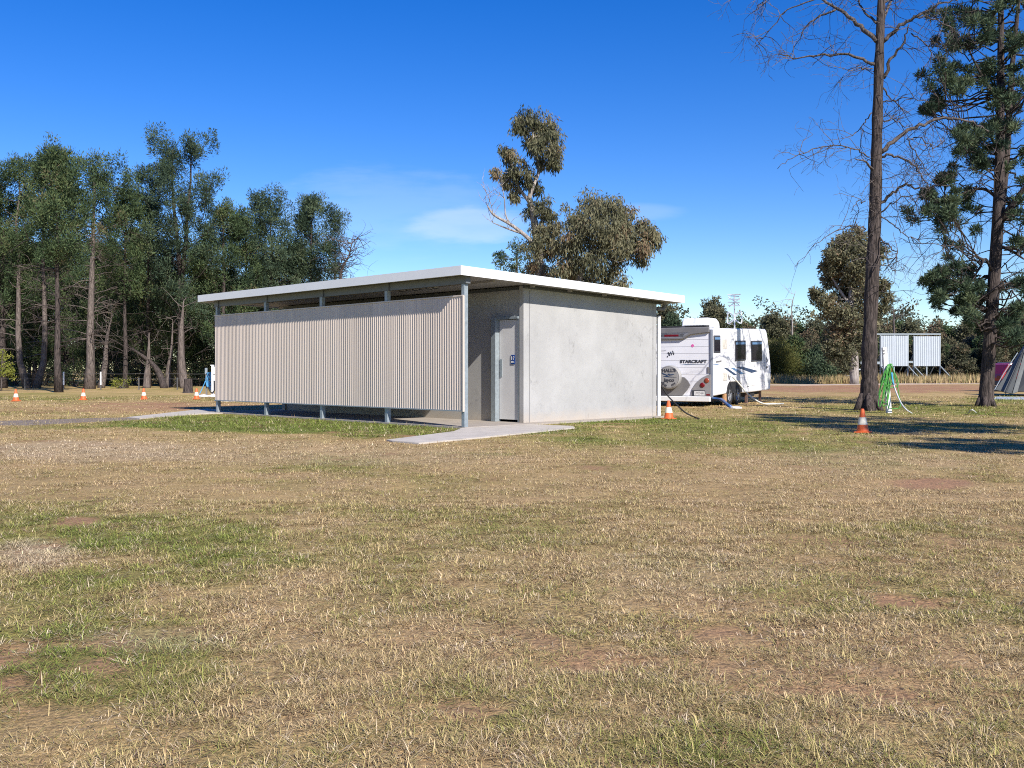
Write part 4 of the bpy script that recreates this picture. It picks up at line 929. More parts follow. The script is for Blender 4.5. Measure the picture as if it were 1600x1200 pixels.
SB = [wide('', 601, 6.6, 2.3, M['scrub']), wide('', 602, 5.2, 2.6, M['scrub']), wide('', 603, 7.6, 2.0, M['euc']), wide('', 604, 4.2, 2.6, M['pineblue']), wide('', 605, 6.2, 2.0, M['pine'])]
bpy.context.view_layer.update(); sbu = [False] * 5
BELT = []
for px in range(985, 1680, 25): BELT.append((px, 104, [1, 3, 0, 1, 4][(px // 25) % 5], .86))
for px in range(975, 1700, 23): BELT.append((px, 114, [0, 4, 2, 0, 1][(px // 23) % 5], 1.06))
for px in range(960, 1700, 26): BELT.append((px, 128, [2, 0, 4][(px // 26) % 3], 1.2))
for px, Y, kd, sc in BELT:
    if 1340 < px < 1500: Y += 5
    o = SB[kd] if not sbu[kd] else copy_tree(SB[kd]); sbu[kd] = True
    o.location = at(px + random.uniform(-12, 12), Y + random.uniform(-3, 3)); s = sc * random.uniform(.82, 1.12); o.scale = (s, s, s * random.uniform(.9, 1.1)); o.rotation_euler = (0, 0, random.uniform(0, 6.28))
    tag(o, 'scrubby bush tree in the dense belt across the right background', 'bush', 'bush trees in the right background belt')
o = shrub('rounded olive green bush just right of the caravan', 'olive_bush', 3.0, 5.6, 611, M['olive'], 16, .22, .05, 7, 40, 'pine', stems=6); o.location = at(1226, 97); o['category'] = 'bush'
o = shrub('dark grey green low bush between the olive bush and the steel frames', 'dark_bush', 2.6, 3.6, 612, M['pineblue'], 10, .22, .09, 6, 34); o.location = at(1283, 95); o['category'] = 'bush'
o = shrub('wide grey green bush right of the two steel panels', 'grey_bush', 3.6, 4.3, 613, M['scrub'], 14, .2, .07, 6, 36); o.location = at(1502, 109); o['category'] = 'bush'
bare_trunk('thin bare dead tree poking above the scrub right of the caravan', [(1236, 590), (1238, 520), (1237, 480), (1243, 455)], [.12, .09, .06, .02], 110, 620, M['barkeuc'], 5)
bare_trunk('bare grey treetop above the scrub right of the bare trunk', [(1398, 590), (1397, 520), (1396, 490), (1395, 468)], [.16, .12, .07, .02], 112, 621, M['twig'], 26)
o = wide('dark tree with rounded crown low between the roof end and the caravan roof', 622, 8.6, 2.4, M['pineblue']); o.location = at(1048, 110); o.scale = (.95, .95, .95)
o = wide('tree with clumped crown rising behind the caravan air conditioner', 623, 9.6, 2.6, M['euc']); o.location = at(1118, 112)
def far_wood():
    mb = MB(); r = np.random.default_rng(700); n = 4200
    x = r.uniform(-330, 330, n); y = r.uniform(165, 215, n); top = 9 + 4 * fbm(x, y * 0, 18, 2) + r.normal(size=n) * 1.0
    z = top * r.random(n) ** .8
    add_leaves(mb, np.stack([x, y, z], 1), r.uniform(1.0, 2.2, n), 46, .62, .3, 'random', r, np.clip(r.normal(.4, .2, n), 0, 1))
    o = stuff(mb.build('far_wood', M['scrub'])); o['label'] = 'far wood along the horizon behind the nearer bushes'; o['category'] = 'wood'
far_wood()

# dry tall grass at the edge of the scrub
def tall_grass():
    mb = MB(); r = np.random.default_rng(710); n = 15000
    px = r.uniform(1150, 1640, n); Yv = r.uniform(90, 103, n); x = (px - 800) / F * Yv
    ok = (fbm(x, Yv, 4, 1) > .40) | (px > 1400); x, Yv = x[ok], Yv[ok]; n = len(x)
    h = r.uniform(.35, .95, n) * (.6 + .8 * fbm(x, Yv, 3, 2)); a = r.random(n) * 6.28; ln_ = r.uniform(0, .35, n)
    b = np.stack([x, Yv, np.zeros(n)], 1); s = np.stack([np.cos(a), np.sin(a), np.zeros(n)], 1) * .035; tip = b + np.stack([np.cos(a * 3) * ln_ * h, np.sin(a * 3) * ln_ * h, h], 1)
    c = np.array((.36, .27, .14)) * (.6 + .8 * r.random((n, 1))); c = np.where(r.random((n, 1)) < .2, np.array((.20, .19, .08)), c)
    k = np.arange(n) * 3
    mb.add(np.stack([b - s, b + s, tip], 1).reshape(-1, 3), None, np.stack([k, k + 1, k + 2], 1), col=np.repeat(c, 3, 0))
    o = stuff(mb.build('dry_grass', M['blade'])); o['label'] = 'tall dry grass in front of the scrub and steel panels'; o['category'] = 'grass'
tall_grass()

# --- the bare tree at the right (trunk 1)
def bare_tree():
    Y = 29.6; base = at(1357, Y); r = np.random.default_rng(800)
    root = thing('bare_tree', 'tall leafless tree with thick dark trunk and fine hanging twigs, behind the nearest cone', 'tree', base)
    bz = np.array(tuple(base)); sc = Y / F
    tm = MB()
    T = [(1357, 646, 18.5), (1358, 632, 15.6), (1358.5, 600, 13.2), (1358.5, 550, 11.3), (1361, 470, 10.8), (1365, 390, 10), (1368, 310, 9.3), (1369.5, 240, 8.3), (1372, 150, 7.8), (1375, 60, 6.6), (1378, -20, 5.4), (1381, -110, 4.5), (1383, -190, 2)]
    pp = catmull([np.array(tuple(P(a, b, Y))) - bz for a, b, c in T], 5); rr = np.interp(np.linspace(0, 1, len(pp)), np.linspace(0, 1, len(T)), [c * sc for a, b, c in T])
    pp[0, 2] = -.1
    tm.tube(pp, rr * (1 + .05 * r.normal(size=len(rr))), 16)
    # root flare
    for k_ in range(6):
        a = k_ * 1.05 + .2; tm.tube([(math.cos(a) * .18, math.sin(a) * .18, .5), (math.cos(a) * .32, math.sin(a) * .32, .12), (math.cos(a) * .46, math.sin(a) * .46, -.04)], [.10, .11, .05], 7)
    tm.build('trunk', M['bark'], root, smooth=True)
    bm = MB(); tw = MB()
    Z = lambda zx, zy: (1160 + zx * .275, zy * .275)
    Z2 = lambda zx, zy: (1160 + zx * .275, 300 + zy * .275)
    BR = [([Z(765, 235), Z(650, 130), Z(540, 50), Z(430, -10), Z(300, -60)], 3.4, .1), ([Z(530, 55), Z(430, 100), Z(350, 170), Z(310, 260)], 1.5, .5), ([Z(800, 235), Z(900, 150), Z(1000, 85), Z(1120, 25), Z(1220, 10)], 3.0, .2),
          ([Z(750, 365), Z(640, 320), Z(520, 310), Z(400, 310), Z(300, 330), Z(200, 300)], 2.2, .4), ([Z(800, 445), Z(850, 320), Z(920, 240), Z(950, 140)], 2.6, .2), ([Z(790, 865), Z(900, 770), Z(1000, 710), Z(1150, 675), Z(1290, 690), Z(1400, 750)], 3.2, .05),
          ([Z(722, 893), Z(640, 845), Z(540, 825), Z(400, 850), Z(280, 900), Z(200, 960)], 1.0, .3), ([Z(745, 975), Z(700, 920), Z(630, 905)], 1.9, .0), ([Z(765, 1175), Z(860, 1090), Z(940, 1045), Z(1000, 1075), Z(1170, 1050)], 2.4, .2),
          ([Z(785, 893), Z(870, 885), Z(960, 930), Z(1020, 1000), Z(1070, 1090)], 1.9, .5), ([Z2(700, 212), Z2(620, 195), Z2(500, 240), Z2(400, 310)], 1.0, .1), ([Z2(768, 240), Z2(830, 310), Z2(880, 340), Z2(850, 390)], 1.2, .2), ([Z2(800, 280), Z2(830, 400), Z2(870, 465)], .8, .2),
          ([Z(790, 580), Z(860, 570), Z(950, 560), Z(1060, 580)], 1.0, .3), ([Z(790, 690), Z(860, 680), Z(930, 720), Z(970, 700)], 1.0, .3), ([Z(735, 640), Z(690, 700), Z(640, 760), Z(560, 780)], .9, .4), ([Z(760, 130), Z(690, 60), Z(660, 0), Z(640, -80)], 1.8, .2), ([Z(800, 120), Z(850, 0), Z(880, -120)], 2.2, .2),
          ([Z(430, -10), Z(250, 60), Z(130, 200), Z(70, 280)], 1.0, .3), ([Z(300, -60), Z(150, -20), Z(60, 80)], 1.0, .4), ([Z(940, 790), Z(1010, 780), Z(1090, 840), Z(1150, 800)], .9, .3), ([Z(950, 800), Z(1000, 900), Z(1060, 1000)], 1.0, .3), ([Z(970, 90), Z(1080, 110), Z(1200, 160), Z(1240, 210)], 1.3, .4), ([Z(960, 190), Z(1040, 250), Z(1090, 330), Z(1180, 330)], 1.0, .4), ([Z(740, 390), Z(650, 390), Z(560, 400)], .9, .1), ([Z(800, 500), Z(850, 560), Z(960, 660)], 1.3, .3), ([Z2(700, 50), Z2(650, 60), Z2(620, 120)], .8, .1), ([Z2(780, 120), Z2(860, 60), Z2(960, 20), Z2(1000, 120)], 1.1, .6), ([Z2(780, 130), Z2(870, 200), Z2(960, 260), Z2(1100, 300), Z2(1250, 310)], .9, .6),
          ([Z(790, 20), Z(900, -40), Z(1000, -120)], 2, .2), ([Z(770, -40), Z(650, -100), Z(500, -160)], 2, .2)]
    for pts, rd, tk_ in BR:
        n = len(pts); dz = r.normal() * .5; wv = [np.array(tuple(P(a, b, Y + dz * i / max(1, n - 1) * 2.2))) - bz for i, (a, b) in enumerate(pts)]
        cp = catmull(wv, 5); cp[1:] += r.normal(size=(len(cp) - 1, 3)) * .025; bm.tube(cp, np.linspace(rd * 1.15 * sc, max(rd * .3 * sc, .008), len(cp)), 7)
        Ls = sum(np.linalg.norm(cp[i + 1] - cp[i]) for i in range(len(cp) - 1))
        for i in range(int(Ls * (2.0 + 7 * tk_))):
            f = r.uniform(.25, 1); j = int(f * (len(cp) - 1)); d = unit(cp[min(j + 1, len(cp) - 1)] - cp[max(j - 1, 0)])
            fork_twig(tw, cp[j], unit(d * .5 + r.normal(size=3) * .8), r.uniform(.45, 1.25), .013, r, 2, .04, .26, 3, (1, 3))
    for i in range(46):
        j = r.integers(int(len(pp) * .35), len(pp)); az = r.random() * 6.28
        fork_twig(tw, pp[j], (math.cos(az), math.sin(az) * .8, .25), r.uniform(.4, 1.5), .014, r, 2, .08, .3, 3, (1, 3))
    bm.build('branches', M['twig'], root, smooth=True); tw.build('twigs', M['twig'], root)
bare_tree()
# --- trunk 2, the pine at the right edge
Y = 32.9
def pine2x(tm, r, base):
    for i in range(60):
        px = r.uniform(1470, 1600); py = r.uniform(0, 480)
        a = np.array(tuple(P(1561 + r.uniform(-3, 8), py, Y))) - base; az = r.random() * 6.28
        fork_twig(tm, a, (math.cos(az), math.sin(az), .25), r.uniform(.8, 2.4), .025, r, 3, .04, .25, 3, (1, 3))
    for k_ in range(6):
        a = k_ * 1.05; tm.tube([(math.cos(a) * .12, math.sin(a) * .12, .4), (math.cos(a) * .25, math.sin(a) * .25, .1), (math.cos(a) * .36, math.sin(a) * .36, -.04)], [.09, .09, .04], 7)
s = Y / F
tk = [([P(1540, 640, Y), P(1541, 620, Y), P(1545, 560, Y), P(1549, 500, Y), P(1555, 410, Y), P(1560, 330, Y), P(1562, 250, Y), P(1563, 160, Y), P(1564, 60, Y), P(1563, -60, Y), P(1562, -150, Y)], [13.2 * s, 11.6 * s, 10.1 * s, 9.7 * s, 9.3 * s, 8.8 * s, 7.5 * s, 6.4 * s, 5 * s, 3.2 * s, 1 * s]),
      ([P(1562, 350, Y), P(1572, 250, Y + .3), P(1577, 170, Y + .5), P(1582, 100, Y + .5), P(1590, 20, Y + .5), P(1596, -60, Y)], [6 * s, 5.5 * s, 5 * s, 4 * s, 3 * s, 1.5 * s]), ([P(1562, 348, Y), P(1580, 322, Y - .4), P(1605, 290, Y - .8), P(1640, 262, Y - 1)], [5.5 * s, 4.5 * s, 3.5 * s, 2 * s]),
      ([P(1553, 430, Y), P(1540, 405, Y - .3), P(1530, 420, Y - .5), P(1515, 445, Y - .6)], [3 * s, 2.2 * s, 1.6 * s, 1 * s]), ([P(1560, 310, Y), P(1535, 295, Y + .4), P(1500, 305, Y + .6), P(1470, 330, Y + .7)], [3 * s, 2.2 * s, 1.6 * s, 1 * s]), ([P(1562, 385, Y), P(1580, 392, Y - .4), P(1600, 405, Y - .6)], [2.5 * s, 2 * s, 1.2 * s]),
      ([P(1563, 160, Y), P(1535, 120, Y - .4), P(1505, 60, Y - .6)], [3 * s, 2.2 * s, 1 * s]), ([P(1563, 230, Y), P(1540, 210, Y - .7), P(1505, 215, Y - 1)], [2.6 * s, 1.8 * s, 1 * s]), ([P(1578, 180, Y), P(1600, 150, Y), P(1630, 130, Y)], [2.6 * s, 1.8 * s, 1 * s])]
bl = []
rb = np.random.default_rng(850)
for px, py, rr in ((1500, 110, 24), (1478, 112, 17), (1492, 75, 26), (1488, 25, 30), (1520, 40, 28), (1545, 55, 26), (1585, 60, 28), (1505, 128, 18), (1540, 110, 22), (1592, 128, 24), (1450, 172, 10), (1463, 165, 7), (1505, 240, 20), (1522, 222, 18), (1500, 215, 14), (1545, 200, 18), (1592, 195, 24), (1560, 165, 16), (1530, 262, 15), (1456, 330, 22), (1476, 338, 20), (1496, 352, 20), (1512, 312, 13), (1488, 312, 14), (1590, 335, 24), (1604, 255, 24), (1480, 280, 8),
                   (1492, 412, 18), (1505, 430, 18), (1480, 450, 18), (1455, 442, 9), (1500, 468, 20), (1528, 455, 14), (1515, 490, 18), (1535, 500, 16), (1592, 440, 22), (1606, 385, 22), (1588, 482, 20), (1572, 510, 18), (1602, 520, 22), (1470, 470, 10), (1620, 60, 30), (1620, 140, 30), (1625, 330, 26), (1580, 10, 26), (1545, -20, 30), (1600, -30, 30), (1500, -30, 28), (1445, 305, 7)):
    bl.append(B(px, py, rr * .62, Y, rb.normal() * 1.3, .7))
    for _ in range(6): bl.append(B(px + rb.normal() * rr * .85, py + rb.normal() * rr * .6, rr * rb.uniform(.18, .36), Y, rb.normal() * 1.5, .8))
blobtree('cypress_pine', 'tall pine with clumped dark foliage and bare lower trunk at the right edge', at(1540, Y), tk, bl, M['pineblue'], M['bark'], 851, 'pine', 62, .16, .03, 12, (.18, .36), extra=pine2x)
# two more of the same grove stand just out of frame; their shade crosses the grass
o = pine('tall pine just beyond the right edge whose shadow crosses the grass', 12.5, .38, 3.0, 901, nb=22, sparse=.42, leafm=M['pineblue'], lw=(.3, .12)); o.location = (15.5, 10.2, 0)
o = pine('smaller pine beyond the right edge whose shadow falls near the corner of the field', 9.3, .5, 2.0, 902, nb=14, sparse=.6, leafm=M['pineblue'], lw=(.3, .12)); o.location = (14.2, 4.6, 0)

# ------------------------------------------------------------------ small things at the right
def steel_frames():
    Y = 100; t = thing('panel_stand', 'steel stand carrying two pale ribbed panels in front of the scrub', 'stand', at(1420, Y))
    b = at(1420, Y); X = lambda px: (px - 1420) / F * Y
    for x0, x1, zt, zb in ((1376, 1419, 524.5, 572), (1428, 1469, 525.5, 572)):
        n = 84; xs = np.linspace(X(x0), X(x1), n); q = np.abs(((xs * 5.3) % 1) - .5) < .16; off = np.where(q, -.035, 0.0)
        za, zc = hgt(zt, Y), hgt(zb, Y); V = np.concatenate([np.stack([xs, off, np.full(n, zc)], 1), np.stack([xs, off, np.full(n, za)], 1), np.stack([xs, off + .04, np.full(n, zc)], 1), np.stack([xs, off + .04, np.full(n, za)], 1)]); i = np.arange(n - 1)
        mb = MB(); mb.add(V, np.concatenate([np.stack([i, i + 1, i + n + 1, i + n], 1), np.stack([i + 2 * n + 1, i + 2 * n, i + 3 * n, i + 3 * n + 1], 1), np.stack([i + n, i + n + 1, i + 3 * n + 1, i + 3 * n], 1)])); pn = mb.build('panel', M['sheet'], t)
        for px in (x0, (x0 + x1) / 2, x1):
            mb = MB(); mb.box((X(px) - .06, .06, -.1), (X(px) + .06, .18, za + .05)); mb.build('leg', M['galv'], t)
        for px in (x0, x1):
            mb = MB(); mb.tube([(X(px), .0, zc), (X(px) + 1.0, -1.3, .0)], .06, 6); mb.build('brace', M['galv'], t)
            mb = MB(); mb.tube([(X(px), .12, zc + 1.2), (X(px) - .5, 2.2, .0)], .05, 6); mb.build('brace', M['galv'], t)
    mb = MB(); mb.box((X(1320), .05, hgt(523, Y)), (X(1470), .25, hgt(521, Y))); mb.build('top_rail', M['galv'], t)
    mb = MB(); mb.box((X(1419) + .06, .07, hgt(567, Y)), (X(1428), .17, hgt(564, Y))); mb.box((X(1345), .07, hgt(569, Y)), (X(1376), .17, hgt(565, Y))); mb.build('rail', M['galv'], t)
    mb = MB(); mb.box((X(1320), .05, 0), (X(1320) + .10, .17, hgt(521.5, Y) - .13)); mb.build('leg', M['galv'], t)
    mb = MB(); mb.box((X(1320) + .1, .05, .62), (X(1345), .16, .72)); mb.build('rail', M['galv'], t)
    mb = MB(); mb.tube([(X(1323), .1, 2.0), (X(1348), .8, 3.1)], .045, 6); mb.build('brace', M['galv'], t)
    mb = MB(); mb.box((X(1336), -.1, .0), (X(1338), .1, 1.25)); mb.box((X(1336), -.1, 1.25), (X(1344), .1, 1.38)); mb.build('bracket', M['sheet'], t)
steel_frames()

def tap_post():
    Y = G(1389, 645).y; b = G(1389, 645); t = thing('tap_post', 'leaning white post wound with green hose beside the bare tree trunk', 'post', b)
    a = P(1381.5, 543, Y) - b
    mb = MB(); w_ = .055
    V = []
    for (c, hw) in ((Vector((0, 0, -.05)), .065), (a, .062)):
        for dx, dy in ((-1, -1), (1, -1), (1, 1), (-1, 1)): V.append((c.x + dx * hw, c.y + dy * hw, c.z))
    mb.add(V, [(0, 3, 2, 1), (4, 5, 6, 7), (0, 1, 5, 4), (1, 2, 6, 5), (2, 3, 7, 6), (3, 0, 4, 7)]); mb.build('post_body', M['white'], t, bevel=.008)
    for py in (548, 552.5):
        q = P(1381.8, py, Y - .066) - b; mb = MB(); mb.box((q.x - .035, q.y - .006, q.z - .02), (q.x + .01, q.y + .003, q.z + .02)); mb.build('marking', M['vangrey'], t)
    q = P(1392, 577, Y - .1) - b; mb = MB(); mb.tube([(q.x - .12, q.y + .05, q.z), (q.x + .03, q.y, q.z)], .025, 8); mb.tube([(q.x + .02, q.y, q.z + .05), (q.x + .02, q.y, q.z - .07)], .022, 8); mb.build('tap', M['brass'], t)
    r = np.random.default_rng(77); mb = MB(); mb2 = []
    hk = P(1389, 569, Y - .09)
    for i in range(11):
        lx = r.uniform(-.36, -.04); bot = r.uniform(.25, 1.0) if i > 2 else r.uniform(.08, .3); wd_ = r.uniform(.05, .16) if i % 4 else .34
        top = hk + Vector((r.normal() * .018, r.normal() * .025, r.normal() * .02))
        c = Vector((top.x + lx * .9, top.y - .03, bot)); e = Vector((c.x + wd_, c.y - .02, bot + r.uniform(-.03, .06)))
        mb.tube(catmull([top, top + (c - top) * .5 + Vector((-.05, r.normal() * .02 - .02, 0)), c, (c + e) / 2 + Vector((0, 0, -.07)), e, e + (top - e) * .5 + Vector((.05, r.normal() * .02, 0)), top + Vector((.01, 0, 0))], 5), .0125, 6)
    tag(mb.build('green_hose', M['green'], smooth=True), 'bright green hose hung in long loops on the leaning white post', 'hose')
    p0 = P(1393, 582, Y - .12); mb = MB(); pts = catmull([p0, P(1395, 596, Y - .14), P(1400, 612, Y - .2), P(1408, 630, Y - .5), P(1416, 640, Y - .8), G(1425, 646)], 6)
    hs_ = MB(); hs_.tube(pts[8:], .020, 8); o = hs_.build('drinking_water_hose', M['greyhose'], smooth=True); tag(o, 'pale grey hose with blue end curving from the tap post to the grass', 'hose')
    hs_ = MB(); hs_.tube(pts[:9], .026, 8); hs_.build('hose_end', M['bluehose'], o, smooth=True)
tap_post()
mb = MB(); a = G(1515, 648); b2 = G(1524, 645); c = G(1526, 647)
mb.tube(catmull([G(1513, 646.5) + Vector((0, 0, .02)), P(1518.5, 640.5, a.y), G(1525, 646.2) + Vector((0, 0, .02))], 5), .02, 6); tag(mb.build('hose_offcut', M['whitehose'], smooth=True), 'small pale green bent scrap lying on the grass left of the right edge', 'scrap')

def camper():
    Y = 47.0; b = G(1580, 618)
    Y = b.y; t = thing('camper_tent', 'grey canvas camper tent with dark shaded side at the right edge', 'tent', b)
    q = lambda px, py, dy=0: P(px, py, Y + dy) - b
    def slab(name, pts, m_, th=.05):
        c = [q(*p) for p in pts]; n = len(c); nrm = (c[1] - c[0]).cross(c[2] - c[0]).normalized() * th; mb = MB(); mb.add([tuple(v) for v in c] + [tuple(v + nrm) for v in c], [(i, (i + 1) % n, n + (i + 1) % n, n + i) for i in range(n)], poly=[list(range(n))[::-1], list(range(n, 2 * n))]); return mb.build(name, m_, t)
    slab('canvas_wall', [(1556, 610, -.3), (1581, 616, -1.0), (1601, 545, .6), (1600, 541, 1.6)], M['canvas'])
    slab('canvas_fly', [(1581, 616, -1.05), (1589, 613, -.95), (1607, 548, .45), (1601.5, 545, .55)], M['canvas'])
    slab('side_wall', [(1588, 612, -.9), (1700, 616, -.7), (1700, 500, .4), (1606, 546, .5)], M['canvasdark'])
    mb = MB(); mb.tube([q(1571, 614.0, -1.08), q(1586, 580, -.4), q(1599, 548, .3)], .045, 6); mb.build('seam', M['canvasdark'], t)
    mb = MB(); a = q(1567, 617.5); mb.box((a.x, -.4, .18), (a.x + 3.4, 1.6, .45)); mb.build('trailer_floor', M['darksteel'], t)
    mb = MB(); mb.tube([q(1554, 609, -.5), q(1568, 584, -.2), q(1590, 551, .1)], .022, 6); mb.build('guy_pole', M['galv'], t)
    mb = MB(); c = G(1556, 611); tag(mb.lathe([(0, 0), (.12, 0), (.14, .1), (.08, .2), (0, .22)], (c.x, c.y, 0), 12).build('bucket', M['white']), 'small white bundle at the foot of the grey tent', 'bundle')
    mb = MB(); mb.prism([(p.x, p.y) for p in (G(1552, 624), G(1650, 624), G(1650, 620.5), G(1556, 620.5))], 2, -.03, .02); tag(mb.build('ground_mat', M['sheet']), 'pale mat spread on the grass beside the grey tent', 'mat')
camper()
def red_car():
    b = at(1619, 56); t = thing('car', 'red car parked behind the grey tent at the right edge', 'car', b, R(8))
    # long axis x, 4.4 m, seen from its side and rear
    mb = MB(); prof = [(-2.1, .35), (-2.15, .8), (-2.08, 1.02), (-1.72, 1.55), (-1.5, 1.62), (.2, 1.63), (.95, 1.12), (1.95, 1.0), (2.15, .7), (2.1, .35), (1.75, .35), (1.6, .62), (1.2, .70), (.85, .35), (-.95, .35), (-1.2, .70), (-1.55, .66), (-1.75, .35)]
    mb.prism(prof, 1, 0, 1.75); mb.build('body', M['carred'], t, bevel=.05, seg=2)
    for pts in ([(-1.9, 1.1), (-1.62, 1.5), (-1.2, 1.53), (-1.2, 1.1)], [(-1.1, 1.1), (-1.1, 1.53), (-.25, 1.53), (-.25, 1.1)], [(-.15, 1.1), (-.15, 1.53), (.18, 1.52), (.75, 1.12)]):
        m2 = MB(); m2.prism(pts, 1, -.012, -.002); m2.build('window', M['glass'], t)
    for x in (-1.38, 1.23):
        m2 = MB(); m2.lathe([(.0, .10), (.2, .09), (.22, .0), (.32, -.02), (.34, .06), (.34, .2), (.0, .2)], (x, 0, .34), 24, 'y'); wh = m2.build('wheel', M['black'], t)
        m2 = MB(); m2.lathe([(0, -.03), (.19, -.012), (.2, .05)], (x, 0, .34), 18, 'y'); m2.build('rim', M['alloy'], wh)
    m2 = MB(); m2.box((-2.17, .05, .72), (-2.02, .45, .92)); m2.build('tail_light', M['red'], t, bevel=.02)
    m2 = MB(); m2.box((-2.2, .0, .38), (-2.1, 1.75, .6)); m2.build('bumper', M['darksteel'], t, bevel=.02)
    m2 = MB(); m2.box((.5, -.16, 1.06), (.7, -.02, 1.22)); m2.build('mirror', M['carred'], t, bevel=.02)
    for x in (-1.3, -.1):
        m2 = MB(); m2.tube([(x, .1, 1.66), (x, 1.6, 1.66)], .025, 8); m2.build('roof_rack', M['galv'], t)
red_car()
# ------------------------------------------------------------------ small things at the left
def power_post():
    Y = 46.0; b = at(332, Y); t = thing('power_post', 'white power post with meter boxes beside the left end of the privacy screen', 'post', b)
    X = lambda px: (px - 332) / F * Y
    mb = MB(); mb.box((X(330.8), -.06, -.05), (X(334), .06, hgt(571.5, Y))); mb.build('post_body', M['white'], t, bevel=.006)
    mb = MB(); mb.box((X(329.6), -.075, hgt(571.4, Y)), (X(334.3), .075, hgt(570, Y))); mb.build('post_cap', M['white'], t)
    mb = MB(); mb.box((X(334) + .002, -.12, hgt(585, Y)), (X(344), .10, hgt(573, Y))); bx = mb.build('meter_box', M['white'], t, bevel=.01)
    mb = MB(); mb.box((X(334) + .05, -.128, hgt(584, Y)), (X(343), -.121, hgt(574, Y))); mb.build('box_door', M['white'], bx)
    mb = MB(); mb.box((X(334) + .002, -.09, hgt(595, Y)), (X(338), .08, hgt(586, Y))); mb.build('outlet_box', M['white'], t, bevel=.01)
    mb = MB(); mb.tube(catmull([(X(336), -.1, hgt(595, Y)), (X(337), -.13, hgt(600, Y)), (X(336), -.12, hgt(610, Y)), (X(331), -.14, hgt(613, Y)), (X(326), -.1, hgt(605, Y))], 5), .03, 6); tag(mb.build('power_lead', M['black'], smooth=True), 'black and red lead hanging from the white power post', 'cable'); bpy.data.objects['power_lead'].location = b
    Y2 = 46.6; b2 = at(322.5, Y2); t2 = thing('tap_stand', 'grey tap stand hung with blue hose left of the white power post', 'tap', b2); X2 = lambda px: (px - 322.5) / F * Y2
    mb = MB(); mb.box((-.035, -.03, -.05), (.035, .03, hgt(585, Y2))); mb.build('stand_pole', M['vangrey'], t2)
    mb = MB(); mb.box((-.06, -.05, hgt(584.9, Y2)), (.045, .05, hgt(575, Y2))); mb.build('tap_head', M['galv'], t2, bevel=.008)
    mb = MB()
    for k_ in range(4):
        xo = X2(326) + .06 * k_; mb.tube(catmull([(X2(323), -.07, hgt(583.3, Y2)), (xo, -.08 - .01 * k_, hgt(583.6, Y2)), (xo - .1, -.1, hgt(592 + k_ * 2, Y2)), (xo - .03, -.11, hgt(604 + 2 * k_, Y2)), (xo + .12, -.1, hgt(594, Y2)), (X2(330), -.09, hgt(583.5, Y2))], 5), .022, 6)
    mb.tube(catmull([(X2(322), -.1, hgt(595, Y2)), (X2(318), -.15, hgt(606, Y2)), (X2(313), -.25, .02)], 5), .02, 6)
    o = tag(mb.build('blue_hose', M['bluehose'], smooth=True), 'light blue hose looped on the grey tap stand', 'hose'); o.location = b2
    for px, w_, lb in ((319, .36, 'white bag lying on the grass left of the power post base'), (333.5, .40, 'white bag lying on the grass at the power post base')):
        mb = MB(); c = G(px, 621); n = 10; v = []; r = np.random.default_rng(int(px))
        for i in range(7):
            u = i / 6; rr = .075 * math.sin(max(.12, min(u, 1 - u) * 3.1 if min(u, 1 - u) < .5 else 1.5)) * (1 + r.normal() * .1)
            for a in range(n): v.append((c.x - w_ + 2 * w_ * u, c.y + math.cos(a * 6.283 / n) * rr * 1.6, .06 + math.sin(a * 6.283 / n) * rr))
        mb.add(v, [(i * n + j, i * n + (j + 1) % n, (i + 1) * n + (j + 1) % n, (i + 1) * n + j) for i in range(6) for j in range(n)], poly=[list(range(n))[::-1], list(range(6 * n, 7 * n))])
        tag(mb.build('bag', M['white'], smooth=True), lb, 'bag', 'white bags at the power post')
power_post()
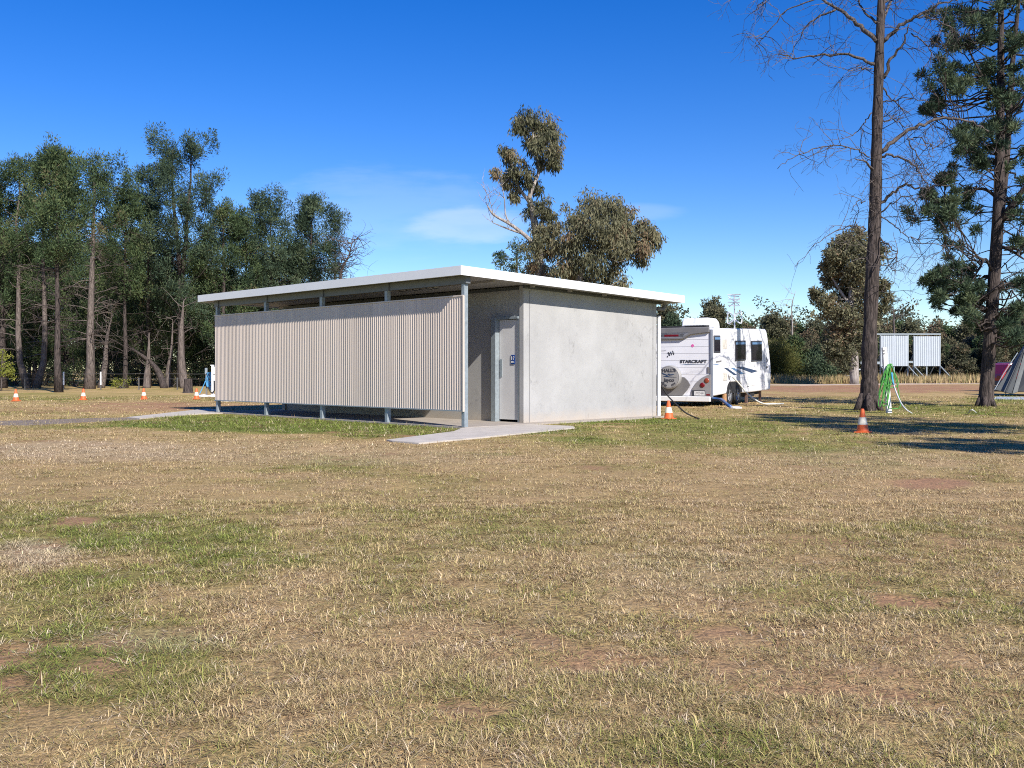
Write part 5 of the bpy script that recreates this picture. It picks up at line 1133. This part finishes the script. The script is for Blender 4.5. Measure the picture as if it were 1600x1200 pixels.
def trailer():
    Y = 38.0; b = at(370, Y); t = thing('box_trailer', 'low grey box trailer seen under and beside the left end of the privacy screen', 'trailer', b)
    X = lambda px: (px - 370) / F * Y
    mb = MB(); mb.box((X(339), .0, hgt(634, Y)), (X(399), 1.6, hgt(600, Y))); mb.build('tub', mat('trailer_steel', (.40, .41, .42), .5, .2, .15, 3), t, bevel=.015)
    mb = MB(); mb.box((X(366), -.03, hgt(633, Y)), (X(371), -.002, hgt(626, Y))); mb.build('latch', M['vangrey'], t)
    for yy in (.05, 1.4):
        mb = MB(); mb.lathe([(.0, .0), (.2, .0), (.27, .02), (.28, .07), (.27, .15), (0, .15)], (X(378), yy, .27), 20, 'y'); wh = mb.build('wheel', M['black'], t)
        mb = MB(); mb.lathe([(0, -.015), (.15, -.01), (.16, .02)], (X(378), yy, .27), 16, 'y'); mb.build('rim', M['alloy'], wh)
    mb = MB(); mb.tube([(X(399), .8, .30), (X(420), .8, .34)], .05, 6); mb.build('drawbar', M['galv'], t)
trailer()
def fence():
    Y = 61.5; t = thing('wire_fence', 'wire fence with two white-topped pickets along the front of the left wood', 'fence', at(98, Y)); X = lambda px: (px - 98) / F * Y
    for px in (99.5, 157.5, 39, 217, 277, 337):
        white = px in (99.5, 157.5); h = hgt(581 if white else 590, Y)
        mb = MB(); mb.box((X(px) - .03, -.03, -.1), (X(px) + .03, .03, h - (.62 if white else 0))); p = mb.build('picket', M['wire'], t)
        if white:
            mb = MB(); mb.box((X(px) - .036, -.036, h - .618), (X(px) + .036, .036, h)); mb.build('picket_cap', M['white'], p)
            mb = MB(); mb.box((X(px) - .038, -.038, .30), (X(px) + .038, .038, .52)); mb.build('picket_band', M['white'], p)
    for py, sg in ((584, .02), (592, .01)):
        mb = MB(); mb.tube([(X(px), 0, hgt(py, Y) - (sg if i % 2 else 0)) for i, px in enumerate((-60, -20, 39, 68, 98, 128, 157.5, 187, 217, 247, 277, 307, 337))], .012, 5); mb.build('wire', M['wire'], t)
fence()
for o in list(bpy.data.objects):
    if o.type == 'MESH' and o.parent is None and 'label' not in o and 'kind' not in o: print('UNTAGGED', o.name)
    if 'label' in o and not o['label']: print('EMPTY LABEL', o.name)
